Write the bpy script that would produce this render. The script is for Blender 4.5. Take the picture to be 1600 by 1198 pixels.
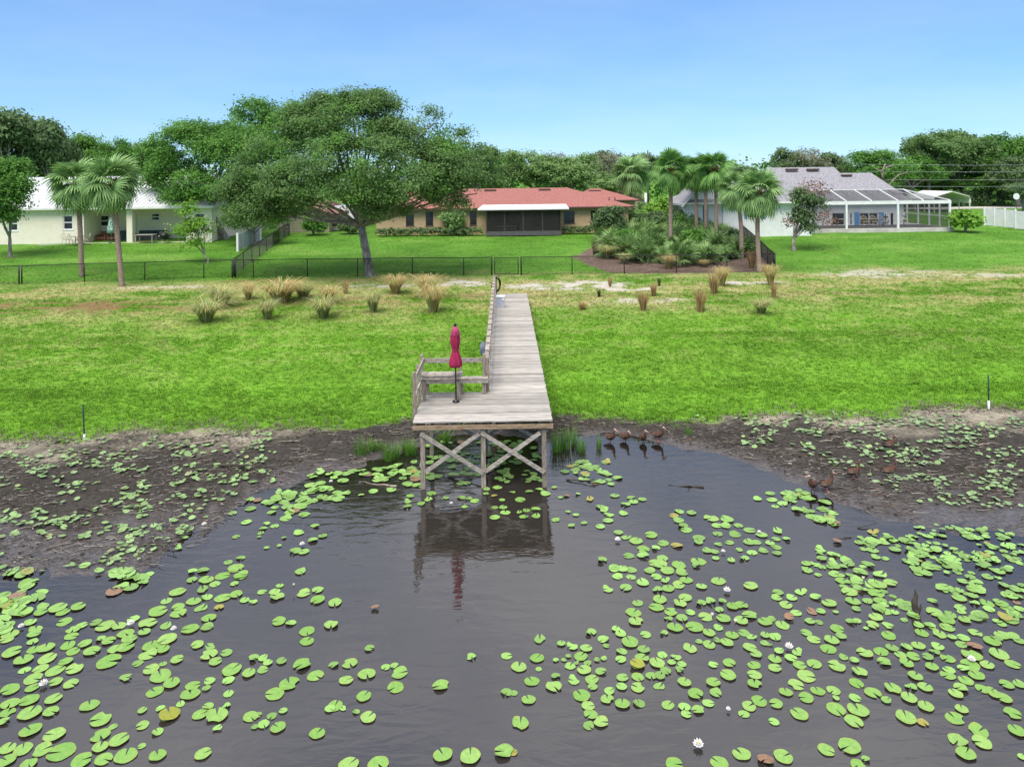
import bpy, math, random
import numpy as np
from mathutils import Vector, Matrix

R = math.radians
random.seed(7)
rng = np.random.default_rng(11)
SC = bpy.context.scene
for o in list(bpy.data.objects):
    bpy.data.objects.remove(o)

# ------------------------------------------------------------------ camera
FPX = 1150.0          # focal length in pixels of the 1600 px wide photograph
HC = 8.1              # height of the lens above the pond
HY = 280.0            # pixel row of the horizon at mid frame
ROLL = R(0.7)
cam_d = bpy.data.cameras.new('camera')
cam_d.sensor_fit = 'HORIZONTAL'
cam_d.sensor_width = 36.0
cam_d.lens = FPX / 1600 * 36
cam_d.clip_start = 0.1
cam_d.clip_end = 5000
cam = bpy.data.objects.new('camera', cam_d)
SC.collection.objects.link(cam)
cam.location = (0, 0, HC)
cam.rotation_euler = (Matrix.Rotation(R(90), 3, 'X') @ Matrix.Rotation(-ROLL, 3, 'Z')).to_euler()
# principal point (800, HY) sits above the frame centre (800, 599)
cam_d.shift_x = 0.0
cam_d.shift_y = (HY - 599.0) / 1600.0
SC.camera = cam

# ------------------------------------------------------------------ sky, sun, exposure
SUN_EL, SUN_AZ = R(60), R(205)
w = bpy.data.worlds.new('World'); SC.world = w; w.use_nodes = True
nt = w.node_tree
bg = nt.nodes['Background']
sky = nt.nodes.new('ShaderNodeTexSky')
sky.sky_type = 'NISHITA'; sky.sun_disc = False
sky.sun_elevation = SUN_EL; sky.sun_rotation = SUN_AZ
sky.altitude = 0; sky.air_density = 1.0; sky.dust_density = 0.0; sky.ozone_density = 6.0
sc0 = nt.nodes.new('ShaderNodeMix'); sc0.data_type = 'RGBA'; sc0.blend_type = 'MULTIPLY'; sc0.inputs[0].default_value = 1; sc0.inputs[7].default_value = (.1, .1, .1, 1)
gam = nt.nodes.new('ShaderNodeGamma'); gam.inputs[1].default_value = .7
tint = nt.nodes.new('ShaderNodeMix'); tint.data_type = 'RGBA'; tint.blend_type = 'MULTIPLY'; tint.inputs[0].default_value = 1
tint.inputs[7].default_value = (3.4, 4.8, 6.35, 1)
nt.links.new(sky.outputs[0], sc0.inputs[6]); nt.links.new(sc0.outputs[2], gam.inputs[0]); nt.links.new(gam.outputs[0], tint.inputs[6]); 
# thin broken cloud overhead, only faint wisps low down (the photograph's soft light and the pale patches mirrored in the pond)
gtc = nt.nodes.new('ShaderNodeTexCoord'); sep = nt.nodes.new('ShaderNodeSeparateXYZ'); nt.links.new(gtc.outputs['Generated'], sep.inputs[0])
def wmath(op, a, b=None):
    q = nt.nodes.new('ShaderNodeMath'); q.operation = op
    for i, v in enumerate((a, b)):
        if v is None: continue
        if hasattr(v, 'node'): nt.links.new(v, q.inputs[i])
        else: q.inputs[i].default_value = v
    return q.outputs[0]
zz = wmath('ADD', wmath('MAXIMUM', sep.outputs[2], 0.0), .12)
cmb = nt.nodes.new('ShaderNodeCombineXYZ'); nt.links.new(wmath('DIVIDE', sep.outputs[0], zz), cmb.inputs[0]); nt.links.new(wmath('DIVIDE', sep.outputs[1], zz), cmb.inputs[1])
cn = nt.nodes.new('ShaderNodeTexNoise'); cn.inputs['Scale'].default_value = 1.1; cn.inputs['Detail'].default_value = 6; cn.inputs['Roughness'].default_value = .55; nt.links.new(cmb.outputs[0], cn.inputs['Vector'])
cr_ = nt.nodes.new('ShaderNodeMapRange'); cr_.inputs[1].default_value = .28; cr_.inputs[2].default_value = .58; nt.links.new(cn.outputs[0], cr_.inputs[0])
hi_ = nt.nodes.new('ShaderNodeMapRange'); hi_.interpolation_type = 'SMOOTHSTEP'; hi_.inputs[1].default_value = .22; hi_.inputs[2].default_value = .40; hi_.inputs[3].default_value = .07; hi_.inputs[4].default_value = .88; nt.links.new(sep.outputs[2], hi_.inputs[0])
cm_ = nt.nodes.new('ShaderNodeMix'); cm_.data_type = 'RGBA'; nt.links.new(wmath('MULTIPLY', cr_.outputs[0], hi_.outputs[0]), cm_.inputs[0])
nt.links.new(tint.outputs[2], cm_.inputs[6]); cm_.inputs[7].default_value = (5.2, 5.2, 5.35, 1)
nt.links.new(cm_.outputs[2], bg.inputs[0])
tint.clamp_result = False; sc0.clamp_result = False
bg.inputs[1].default_value = 0.10
sl = bpy.data.lights.new('sun', 'SUN'); sl.energy = 2.0; sl.angle = R(40); sl.color = (1.0, 0.95, 0.88)
so = bpy.data.objects.new('sun', sl); SC.collection.objects.link(so)
sdir = Vector((math.sin(SUN_AZ) * math.cos(SUN_EL), math.cos(SUN_AZ) * math.cos(SUN_EL), math.sin(SUN_EL)))
so.rotation_euler = sdir.to_track_quat('Z', 'Y').to_euler()
so.location = sdir * 60
SC.view_settings.view_transform = 'Standard'
SC.view_settings.look = 'None'
SC.view_settings.exposure = 1.2
SC.view_settings.gamma = 1.0
SC.view_settings.use_curve_mapping = False
SC.render.engine = 'CYCLES'
SC.cycles.use_denoising = True
SC.cycles.max_bounces = 6
SC.cycles.diffuse_bounces = 4
SC.cycles.transparent_max_bounces = 24
SC.cycles.caustics_reflective = False
SC.cycles.caustics_refractive = False

# ------------------------------------------------------------------ small tools
def tag(o, label=None, cat=None, group=None, kind=None):
    if label: o['label'] = label
    if cat: o['category'] = cat
    if group: o['group'] = group
    if kind: o['kind'] = kind
    return o

def link(o, parent=None):
    SC.collection.objects.link(o)
    if parent is not None: o.parent = parent
    return o

def empty(name, loc=(0, 0, 0), rz=0.0):
    o = bpy.data.objects.new(name, None); o.empty_display_size = 0.2
    o.location = loc; o.rotation_euler = (0, 0, rz)
    return link(o)

def new(name, me, parent=None, loc=None, rot=None, sc=None):
    o = bpy.data.objects.new(name, me)
    if loc is not None: o.location = loc
    if rot is not None: o.rotation_euler = rot
    if sc is not None: o.scale = (sc, sc, sc) if not hasattr(sc, '__len__') else sc
    return link(o, parent)

def copy_tree(o, parent=None):
    c = o.copy(); link(c, parent)
    for ch in o.children: copy_tree(ch, c)
    return c

class MB:
    """collects boxes, bars, tubes and sheets; build() links them as one mesh"""
    def __init__(s): s.v = []; s.f = []; s.m = []; s.sm = []
    def add(s, vs, fs, mi=0, smooth=False):
        b = len(s.v); s.v += [tuple(p) for p in vs]
        for f in fs: s.f.append([b + i for i in f]); s.m.append(mi); s.sm.append(smooth)
        return s
    def box(s, x0, x1, y0, y1, z0, z1, mi=0):
        return s.add([(x0,y0,z0),(x1,y0,z0),(x1,y1,z0),(x0,y1,z0),(x0,y0,z1),(x1,y0,z1),(x1,y1,z1),(x0,y1,z1)],
                     [(0,3,2,1),(4,5,6,7),(0,1,5,4),(1,2,6,5),(2,3,7,6),(3,0,4,7)], mi)
    def bar(s, p, q, w, h, mi=0, up=(0,0,1)):
        p, q = Vector(p), Vector(q); d = (q - p).normalized(); u = Vector(up)
        if abs(d.dot(u)) > .98: u = Vector((0,1,0))
        a = d.cross(u).normalized() * w/2; b = a.cross(d).normalized() * h/2
        vs = [p-a-b, p+a-b, p+a+b, p-a+b, q-a-b, q+a-b, q+a+b, q-a+b]
        return s.add(vs, [(0,1,2,3),(7,6,5,4),(0,4,5,1),(1,5,6,2),(2,6,7,3),(3,7,4,0)], mi)
    def tube(s, pts, rad, n=8, mi=0, cap=True, smooth=True):
        pts = [Vector(p) for p in pts]
        if not hasattr(rad, '__len__'): rad = [rad]*len(pts)
        b = len(s.v); ref = None
        for i, p in enumerate(pts):
            d = (pts[min(i+1, len(pts)-1)] - pts[max(i-1, 0)]).normalized()
            if ref is None:
                ref = Vector((1,0,0)) if abs(d.x) < .8 else Vector((0,1,0))
            a = (ref - d*ref.dot(d)).normalized(); ref = a; c = d.cross(a)
            for k in range(n):
                t = 2*math.pi*k/n
                s.v.append(tuple(p + (a*math.cos(t) + c*math.sin(t))*rad[i]))
        for i in range(len(pts)-1):
            for k in range(n):
                s.f.append([b+i*n+k, b+i*n+(k+1)%n, b+(i+1)*n+(k+1)%n, b+(i+1)*n+k]); s.m.append(mi); s.sm.append(smooth)
        if cap:
            s.f.append([b+k for k in range(n)][::-1]); s.m.append(mi); s.sm.append(False)
            s.f.append([b+(len(pts)-1)*n+k for k in range(n)]); s.m.append(mi); s.sm.append(False)
        return s
    def lathe(s, prof, n=16, mi=0, loc=(0,0,0), wob=None):
        b = len(s.v)
        for j, (r, z) in enumerate(prof):
            for k in range(n):
                t = 2*math.pi*k/n; rr = r*(1 if wob is None else wob(t, j))
                s.v.append((loc[0]+rr*math.cos(t), loc[1]+rr*math.sin(t), loc[2]+z))
        for j in range(len(prof)-1):
            for k in range(n):
                s.f.append([b+j*n+k, b+j*n+(k+1)%n, b+(j+1)*n+(k+1)%n, b+(j+1)*n+k]); s.m.append(mi); s.sm.append(True)
        return s
    def mesh(s, name, mats):
        me = bpy.data.meshes.new(name); me.from_pydata(s.v, [], s.f)
        for m in (mats if isinstance(mats, (list, tuple)) else [mats]): me.materials.append(m)
        me.polygons.foreach_set('material_index', s.m); me.polygons.foreach_set('use_smooth', s.sm)
        me.update(); return me
    def build(s, name, mats, parent=None, loc=None, rot=None):
        return new(name, s.mesh(name, mats), parent, loc, rot)

def np_mesh(name, verts, faces, mats, attrs=None, smooth=False):
    """verts (n,3), faces (m,k) all the same size k; attrs: name -> (n,) or (n,3) point data"""
    me = bpy.data.meshes.new(name); verts = np.asarray(verts, np.float32); faces = np.asarray(faces, np.int32)
    m, k = faces.shape
    me.vertices.add(len(verts)); me.vertices.foreach_set('co', verts.ravel())
    me.loops.add(m*k); me.loops.foreach_set('vertex_index', faces.ravel())
    me.polygons.add(m); me.polygons.foreach_set('loop_start', np.arange(0, m*k, k, dtype=np.int32))
    try: me.polygons.foreach_set('loop_total', np.full(m, k, np.int32))
    except Exception: pass
    for mt in (mats if isinstance(mats, (list, tuple)) else [mats]): me.materials.append(mt)
    if smooth: me.polygons.foreach_set('use_smooth', np.ones(m, bool))
    for an, a in (attrs or {}).items():
        a = np.asarray(a, np.float32)
        if a.ndim == 1:
            me.attributes.new(an, 'FLOAT', 'POINT').data.foreach_set('value', a)
        else:
            c4 = np.ones((len(a), 4), np.float32); c4[:, :3] = a
            me.attributes.new(an, 'FLOAT_COLOR', 'POINT').data.foreach_set('color', c4.ravel())
    me.update(calc_edges=True); return me

# ------------------------------------------------------------------ noise
def _h(i, j, s):
    n = (i.astype(np.int64)*374761393 + j.astype(np.int64)*668265263 + s*2147483647*3 + 1013) & 0x7fffffff
    n = ((n ^ (n >> 13)) * 1274126177) & 0x7fffffff
    return ((n ^ (n >> 16)) & 0xffff) / 65535.0
def vnoise(x, y, s=0):
    x = np.asarray(x, float); y = np.asarray(y, float)
    i = np.floor(x); j = np.floor(y); u = x-i; v = y-j; u = u*u*(3-2*u); v = v*v*(3-2*v)
    return (_h(i,j,s)*(1-u)*(1-v) + _h(i+1,j,s)*u*(1-v) + _h(i,j+1,s)*(1-u)*v + _h(i+1,j+1,s)*u*v)
def fbm(x, y, s=0, o=4):
    t = 0; a = .5; n = 0
    for k in range(o):
        t = t + a*vnoise(np.asarray(x)*2**k+17.3*k, np.asarray(y)*2**k-9.1*k, s+k); n += a; a *= .5
    return t/n
def sstep(a, b, x):
    t = np.clip((np.asarray(x, float)-a)/(b-a), 0, 1); return t*t*(3-2*t)

# ------------------------------------------------------------------ where things stand: photograph -> place
TR = math.tan(ROLL)
def lv(px, py): return (px-800) - (py-HY)*TR, (py-HY) + (px-800)*TR
def at_z(px, py, z):
    u, v = lv(px, py); D = (HC-z)*FPX/v
    return u*D/FPX, D
def at_d(px, py, D):                       # point on the upright plane at distance D
    u, v = lv(px, py); return u*D/FPX, HC - v*D/FPX
SHORE = sorted(at_z(*p, 0.0) for p in [(-60,905),(0,905),(130,896),(240,888),(285,862),(322,805),(400,768),(444,760),(481,747),(547,736),(590,724),
    (640,702),(690,685),(760,676),(855,690),(922,678),(960,675),(1025,688),(1065,698),(1127,708),(1190,728),(1237,748),(1290,775),(1340,797),(1400,812),(1475,822),(1600,835),(1680,840)])
EDGE = sorted(at_z(*p, 0.3) for p in [(-80,697),(0,690),(130,684),(200,674),(350,668),(420,673),(560,668),(645,656),(870,646),(960,651),(1050,656),(1150,650),(1250,645),(1310,655),(1400,650),(1450,634),(1600,640),(1700,640)])
SHX, SHY = np.array(SHORE).T
EGX, EGY = np.array(EDGE).T
def shore_y(x): return np.interp(x, SHX, SHY) + (fbm(np.asarray(x)*.9, np.asarray(x)*0+3, 5)-.5)*.7
def edge_y(x): return np.interp(x, EGX, EGY) + (fbm(np.asarray(x)*1.3, np.asarray(x)*0+9, 6)-.5)*.9
PR = np.array([(0,0),(6.5,.45),(16.5,.95),(26.5,1.27),(34,1.7),(41,2.1),(48.5,2.48),(77,2.8),(200,3.2),(600,3.6),(3000,4)])
def tz(x, y):
    x = np.asarray(x, float); y = np.asarray(y, float)
    ys = shore_y(x); yg = np.maximum(edge_y(x), ys+.5)
    under = -np.minimum(.075*(ys-y), .9)
    mud = .3*np.clip((y-ys)/(yg-ys), 0, 1)
    up = .3 + np.interp(y-yg, PR[:,0], PR[:,1])
    z = np.where(y < ys, under, np.where(y < yg, mud, up))
    z = z + (fbm(x*.55, y*.55, 21)-.5)*.10*sstep(0, 1.5, y-ys)
    z = z + (fbm(x*2.3, y*2.3, 22)-.5)*.11*sstep(-2, .4, y-ys)*sstep(1.2, -.3, y-yg)
    return z
def G(px, py):                             # point of the ground seen at a pixel of the photograph
    u, v = lv(px, py); lo, hi = 4.0, 400.0
    for _ in range(46):
        D = (lo+hi)/2
        if (HC-float(tz(u*D/FPX, D)))*FPX/D > v: lo = D
        else: hi = D
    return Vector((u*D/FPX, D, float(tz(u*D/FPX, D))))
def gz(x, y): return float(tz(x, y))

# ------------------------------------------------------------------ materials
def nodes(name):
    m = bpy.data.materials.new(name); m.use_nodes = True
    n = m.node_tree.nodes; p = n['Principled BSDF']
    return m, n, m.node_tree.links, p
def ramp(n, a, b, ca, cb):
    r = n.new('ShaderNodeValToRGB'); e = r.color_ramp.elements
    e[0].position = a; e[0].color = (*ca, 1); e[1].position = b; e[1].color = (*cb, 1); return r
def mat(name, c1, c2=None, scale=4.0, rough=.7, bump=0.0, metal=0.0, stretch=None, spec=.4, rand=0.0, lo=.35, hi=.65, detail=5, bscale=None):
    m, n, L, p = nodes(name)
    p.inputs['Roughness'].default_value = rough; p.inputs['Metallic'].default_value = metal
    p.inputs['Specular IOR Level'].default_value = spec
    if c2 is None: c2 = tuple(x*.8 for x in c1)
    tc = n.new('ShaderNodeTexCoord'); mp = n.new('ShaderNodeMapping')
    L.new(tc.outputs['Object'], mp.inputs[0])
    if stretch: mp.inputs['Scale'].default_value = stretch
    nz = n.new('ShaderNodeTexNoise'); nz.inputs['Scale'].default_value = scale; nz.inputs['Detail'].default_value = detail
    L.new(mp.outputs[0], nz.inputs['Vector'])
    r = ramp(n, lo, hi, c1, c2); L.new(nz.outputs[0], r.inputs[0]); col = r.outputs[0]
    if rand:
        oi = n.new('ShaderNodeObjectInfo'); mr = n.new('ShaderNodeMapRange')
        mr.inputs[3].default_value = 1-rand; mr.inputs[4].default_value = 1+rand
        L.new(oi.outputs['Random'], mr.inputs[0])
        mx = n.new('ShaderNodeMix'); mx.data_type = 'RGBA'; mx.blend_type = 'MULTIPLY'; mx.inputs[0].default_value = 1
        L.new(col, mx.inputs[6]); L.new(mr.outputs[0], mx.inputs[7]); col = mx.outputs[2]
        ad = n.new('ShaderNodeVectorMath'); ad.operation = 'MULTIPLY_ADD'
        ad.inputs[1].default_value = (1, 1, 1); cx = n.new('ShaderNodeCombineXYZ')
        ml = n.new('ShaderNodeMath'); ml.operation = 'MULTIPLY'; ml.inputs[1].default_value = 37
        L.new(oi.outputs['Random'], ml.inputs[0])
        for i in range(3): L.new(ml.outputs[0], cx.inputs[i])
        L.new(mp.outputs[0], ad.inputs[0]); L.new(cx.outputs[0], ad.inputs[2]); L.new(ad.outputs[0], nz.inputs['Vector'])
    L.new(col, p.inputs['Base Color'])
    if bump:
        b = n.new('ShaderNodeBump'); b.inputs['Strength'].default_value = bump; b.inputs['Distance'].default_value = .02
        src = nz
        if bscale:
            src = n.new('ShaderNodeTexNoise'); src.inputs['Scale'].default_value = bscale; src.inputs['Detail'].default_value = 4
            L.new(mp.outputs[0], src.inputs['Vector'])
        L.new(src.outputs[0], b.inputs['Height']); L.new(b.outputs[0], p.inputs['Normal'])
    return m
def leaf_mat(name, c1, c2, trans=.28, attr='tint', gloss=.12):
    """leaves: two of the plant's own greens mixed per leaf, partly letting light through"""
    m, n, L, p = nodes(name)
    at = n.new('ShaderNodeAttribute'); at.attribute_name = attr
    r = ramp(n, 0, 1, c1, c2); L.new(at.outputs['Fac'], r.inputs[0])
    L.new(r.outputs[0], p.inputs['Base Color']); p.inputs['Roughness'].default_value = .55
    p.inputs['Specular IOR Level'].default_value = gloss
    tr = n.new('ShaderNodeBsdfTranslucent'); L.new(r.outputs[0], tr.inputs[0])
    mx = n.new('ShaderNodeMixShader'); mx.inputs[0].default_value = trans
    L.new(p.outputs[0], mx.inputs[1]); L.new(tr.outputs[0], mx.inputs[2]); L.new(mx.outputs[0], n['Material Output'].inputs[0])
    return m
def col_mat(name, attr, trans=.2, rough=.7, nscale=0, gloss=.2):
    """colour held per blade or leaf in a mesh attribute"""
    m, n, L, p = nodes(name)
    at = n.new('ShaderNodeAttribute'); at.attribute_name = attr
    L.new(at.outputs['Color'], p.inputs['Base Color']); p.inputs['Roughness'].default_value = rough
    p.inputs['Specular IOR Level'].default_value = gloss
    if trans:
        tr = n.new('ShaderNodeBsdfTranslucent'); L.new(at.outputs['Color'], tr.inputs[0])
        mx = n.new('ShaderNodeMixShader'); mx.inputs[0].default_value = trans
        L.new(p.outputs[0], mx.inputs[1]); L.new(tr.outputs[0], mx.inputs[2]); L.new(mx.outputs[0], n['Material Output'].inputs[0])
    return m
M = {}
M['deck'] = mat('weathered_deck', (.19,.17,.15), (.46,.425,.38), 3.0, .85, .5, stretch=(.8,14,14), rand=.27, spec=.2, lo=.25, hi=.62)
M['post'] = mat('weathered_post', (.19,.145,.105), (.36,.31,.26), 5.0, .85, .5, stretch=(9,9,1.2), rand=.15, spec=.2)
M['rail'] = mat('weathered_rail', (.24,.20,.165), (.45,.41,.36), 4.0, .85, .4, stretch=(2,2,6), rand=.18, spec=.2)
M['beam'] = mat('stained_beam', (.20,.13,.075), (.36,.27,.18), 4.0, .85, .4, stretch=(1.2,6,6), rand=.1, spec=.2)
M['dark_wood'] = mat('damp_dark_wood', (.03,.024,.02), (.075,.06,.048), 6, .8, .5)
M['drift'] = mat('driftwood', (.12,.095,.075), (.30,.25,.20), 6, .85, .6, rand=.45)
M['black'] = mat('black_coated_steel', (.008,.008,.009), (.014,.014,.015), 8, .45)
M['white'] = mat('white_paint', (.78,.78,.77), (.7,.7,.69), 2, .5, spec=.3)
M['glass'] = mat('dark_window_glass', (.015,.018,.02), (.03,.034,.036), 1.2, .06, spec=.6)
M['pole'] = mat('umbrella_pole', (.012,.012,.013), None, 4, .4)
# ================================================================== THE GROUND
def grow(a, b, n):
    t = np.linspace(0, 1, n+1)[1:]; return a + (b-a)*t**2.4
gx = np.arange(-48, 48.01, .3)
gx = np.concatenate([(-grow(48, 1500, 16))[::-1], gx, grow(48, 1500, 16)])
gy = np.concatenate([[-90, -50, -25, -10, 0, 4, 7], np.arange(9, 27, .16), np.arange(27, 56, .3), np.arange(56, 96, .8), grow(96, 2500, 18)])
GX, GY = np.meshgrid(gx, gy)
GZ = tz(GX, GY)
YS, YG = shore_y(GX), np.maximum(edge_y(GX), shore_y(GX)+.5)

def inpoly(x, y, poly):
    r = np.zeros(np.shape(x), bool); n = len(poly)
    for i in range(n):
        x0, y0 = poly[i][:2]; x1, y1 = poly[i-1][:2]
        c = ((y0 > y) != (y1 > y)) & (x < (x1-x0)*(y-y0)/((y1-y0) or 1e-9)+x0); r ^= c
    return r
MULCH = [G(*p)[:2] for p in [(893,402),(925,416),(948,425),(1060,428),(1206,424),(1206,396),(1160,372),(1090,352),(1000,352),(960,372),(925,388)]]
BAND = lambda px, py: G(px, py)
def blob(x, y, px, py, rx, ry, n=.5, s=3):
    c = G(px, py); d = ((x-c.x)/rx)**2 + ((y-c.y)/ry)**2
    return np.clip(1.15 - d + (fbm(x*.8, y*.8, s)-.5)*n*4, 0, 1)
C = lambda *c: np.array(c, float)
# the ground's own colours
MUD, MUDWET, STRAW = C(.050,.044,.037), C(.080,.068,.064), C(.31,.275,.205)
VIVID, DRY, LAWN, SAND, RUST, MULC = C(.130,.275,.024), C(.36,.33,.14), C(.098,.235,.026), C(.50,.46,.40), C(.22,.14,.065), C(.165,.115,.092)
def zones(x, y):
    """share of each ground cover at a spot"""
    yg = edge_y(x); d = y-yg + (fbm(x*.35, y*.5, 40)-.5)*5
    n1 = fbm(x*.25, y*.45, 41); n2 = fbm(x*1.1, y*1.6, 42)
    dry = sstep(10.5, 18, d)*sstep(29, 24, d)*np.clip(.58+(n1-.5)*2.0+(n2-.5)*1.8, 0, 1)
    dry = np.maximum(dry, .3*sstep(3, 10, d)*sstep(30, 24, d)*sstep(.48, .7, n2))
    dry = np.maximum(dry, .8*sstep(.5, .8, n1)*sstep(28, 32, d)*.2)
    pale = np.maximum.reduce([blob(x,y,905,447,4.6,1.6), blob(x,y,960,452,2.5,.7), blob(x,y,705,443,3.2,1.5), blob(x,y,1180,442,2.5,.7), .55*blob(x,y,1380,428,5,2.0), .5*blob(x,y,1530,430,3,1), .7*blob(x,y,620,446,5,.8),.6*blob(x,y,1000,470,3,.9), .5*blob(x,y,260,448,4,.8)])
    rust = np.maximum.reduce([1.1*blob(x,y,140,480,8,2.0,.7), .7*blob(x,y,735,460,1.8,.6), .55*blob(x,y,560,470,7,1.5), .6*blob(x,y,470,438,7,.9), .5*blob(x,y,1185,430,1.6,.6)])
    return dry, np.clip(pale*sstep(.36,.56,n2)*1.2, 0, 1), np.clip(rust*sstep(.3,.6,n2), 0, 1), n1, n2
def ground_colour(x, y):
    ys, yg = shore_y(x), np.maximum(edge_y(x), shore_y(x)+.5)
    dry, pale, rust, n1, n2 = zones(x, y)
    t3 = lambda a: np.asarray(a)[..., None]
    far = sstep(21, 27, y-yg)
    c = VIVID*t3(1-far) + LAWN*t3(far)
    c = c*t3(.75+.5*n2)*t3(.7+.6*n1)
    c = c*t3(1-dry) + DRY*t3(dry)
    c = c*t3(1-rust) + RUST*t3(rust); c = c*t3(1-pale) + SAND*t3(pale)
    md = np.clip((y-ys)/np.maximum(yg-ys, .3), 0, 1)
    wet = sstep(.40, .02, md + (n2-.5)*.5)
    mud = MUD*t3(1-wet)+MUDWET*t3(wet); mud = mud*t3(.7+.7*fbm(x*3, y*4, 50))
    fr = sstep(.72, .97, md + (n2-.5)*.35 - .28*np.exp(-((x-1)/7)**2)); mud = mud*t3(1-fr)+STRAW*t3(fr)*t3(.6+.6*n2)
    ismud = sstep(.12, -.12, y-yg + (fbm(x*2.5, y*2.5, 51)-.5)*.8)
    c = mud*t3(ismud) + c*t3(1-ismud)
    return c, wet*ismud, ismud
gc, gwet, gmud = ground_colour(GX, GY)
mul = inpoly(GX, GY, MULCH)
gc[mul] = MULC*(.6+.8*fbm(GX[mul]*3, GY[mul]*3, 60))[:, None]

m, n, L, p = nodes('ground_cover')
at = n.new('ShaderNodeAttribute'); at.attribute_name = 'cover'
wt = n.new('ShaderNodeAttribute'); wt.attribute_name = 'wet'
geo = n.new('ShaderNodeNewGeometry')
nz = n.new('ShaderNodeTexNoise'); nz.inputs['Scale'].default_value = 9; nz.inputs['Detail'].default_value = 6
L.new(geo.outputs['Position'], nz.inputs['Vector'])
rp = ramp(n, .3, .7, (.62,.62,.62), (1.3,1.3,1.3)); L.new(nz.outputs[0], rp.inputs[0])
mx = n.new('ShaderNodeMix'); mx.data_type = 'RGBA'; mx.blend_type = 'MULTIPLY'; mx.inputs[0].default_value = 1
L.new(at.outputs['Color'], mx.inputs[6]); L.new(rp.outputs[0], mx.inputs[7]); L.new(mx.outputs[2], p.inputs['Base Color'])
mr = n.new('ShaderNodeMapRange'); mr.inputs[3].default_value = .92; mr.inputs[4].default_value = .26
L.new(wt.outputs['Fac'], mr.inputs[0]); L.new(mr.outputs[0], p.inputs['Roughness'])
ms = n.new('ShaderNodeMapRange'); ms.inputs[3].default_value = .1; ms.inputs[4].default_value = .6
L.new(wt.outputs['Fac'], ms.inputs[0]); L.new(ms.outputs[0], p.inputs['Specular IOR Level'])
b = n.new('ShaderNodeBump'); b.inputs['Strength'].default_value = 1.0; b.inputs['Distance'].default_value = .08
L.new(nz.outputs[0], b.inputs['Height']); L.new(b.outputs[0], p.inputs['Normal'])
M['ground'] = m

ny, nx = GX.shape
idx = np.arange(ny*nx).reshape(ny, nx)
quads = np.stack([idx[:-1,:-1], idx[:-1,1:], idx[1:,1:], idx[1:,:-1]], -1).reshape(-1, 4)
cx, cy = ((GX[:-1,:-1]+GX[1:,1:])/2).ravel(), ((GY[:-1,:-1]+GY[1:,1:])/2).ravel()
isM = cy < np.maximum(edge_y(cx), shore_y(cx)+.5); isB = inpoly(cx, cy, MULCH)
allv = np.stack([GX, GY, GZ], -1).reshape(-1, 3); allc = gc.reshape(-1, 3); allw = gwet.ravel()
def sheet(name, sel):
    f = quads[sel]; u, inv = np.unique(f, return_inverse=True)
    return new(name, np_mesh(name, allv[u], inv.reshape(-1, 4), M['ground'], {'cover': allc[u], 'wet': allw[u]}, True))
tag(sheet('mud_shore', isM & ~isB), 'dark drying mud and pond bed along the water', kind='structure')
tag(sheet('lawn', ~isM & ~isB), 'grassy ground rising from the pond to the houses', kind='structure')
tag(sheet('mulch_bed', isB), 'reddish brown mulch bed behind the chain-link fence', kind='structure')

# ------------------------------------------------------------------ the pond
wx = np.arange(-40, 40.01, .4); wy = np.concatenate([np.arange(-80, 4, 4), np.arange(4, 26, .3)])
WX, WY = np.meshgrid(wx, wy); dep = np.clip(-tz(WX, WY), 0, 2)
murk = 1-np.exp(-dep/.16)
m, n, L, p = nodes('murky_pond_water')
at = n.new('ShaderNodeAttribute'); at.attribute_name = 'murk'
geo = n.new('ShaderNodeNewGeometry')
mp = n.new('ShaderNodeMapping'); mp.inputs['Scale'].default_value = (.55, 1.5, 1); mp.inputs['Rotation'].default_value = (0, 0, R(-9))
L.new(geo.outputs['Position'], mp.inputs[0])
n1 = n.new('ShaderNodeTexNoise'); n1.inputs['Scale'].default_value = 2.6; n1.inputs['Detail'].default_value = 3; n1.inputs['Roughness'].default_value = .5; n1.inputs['Distortion'].default_value = .6
L.new(mp.outputs[0], n1.inputs['Vector'])
b = n.new('ShaderNodeBump'); b.inputs['Strength'].default_value = 1.0; b.inputs['Distance'].default_value = .009
L.new(n1.outputs[0], b.inputs['Height'])
n2 = n.new('ShaderNodeTexNoise'); n2.inputs['Scale'].default_value = .35; n2.inputs['Detail'].default_value = 4
L.new(geo.outputs['Position'], n2.inputs['Vector'])
rp = ramp(n, .3, .7, (.028,.024,.021), (.040,.034,.030)); L.new(n2.outputs[0], rp.inputs[0])
df = n.new('ShaderNodeBsdfDiffuse'); L.new(rp.outputs[0], df.inputs[0])
tr = n.new('ShaderNodeBsdfTransparent'); tr.inputs[0].default_value = (.8,.72,.6,1)
m1 = n.new('ShaderNodeMixShader'); L.new(at.outputs['Fac'], m1.inputs[0]); L.new(tr.outputs[0], m1.inputs[1]); L.new(df.outputs[0], m1.inputs[2])
gl = n.new('ShaderNodeBsdfGlossy'); gl.inputs['Roughness'].default_value = .012; L.new(b.outputs[0], gl.inputs['Normal'])
fr = n.new('ShaderNodeFresnel'); fr.inputs[0].default_value = 2.25; L.new(b.outputs[0], fr.inputs['Normal'])
m2 = n.new('ShaderNodeMixShader'); L.new(fr.outputs[0], m2.inputs[0]); L.new(m1.outputs[0], m2.inputs[1]); L.new(gl.outputs[0], m2.inputs[2])
L.new(m2.outputs[0], n['Material Output'].inputs[0]); M['water'] = m
ny, nx = WX.shape; idx = np.arange(ny*nx).reshape(ny, nx)
q = np.stack([idx[:-1,:-1], idx[:-1,1:], idx[1:,1:], idx[1:,:-1]], -1).reshape(-1, 4)
keep = (-tz(WX, WY).ravel())[q].max(1) > -.12
q = q[keep]; u, inv = np.unique(q, return_inverse=True)
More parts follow.
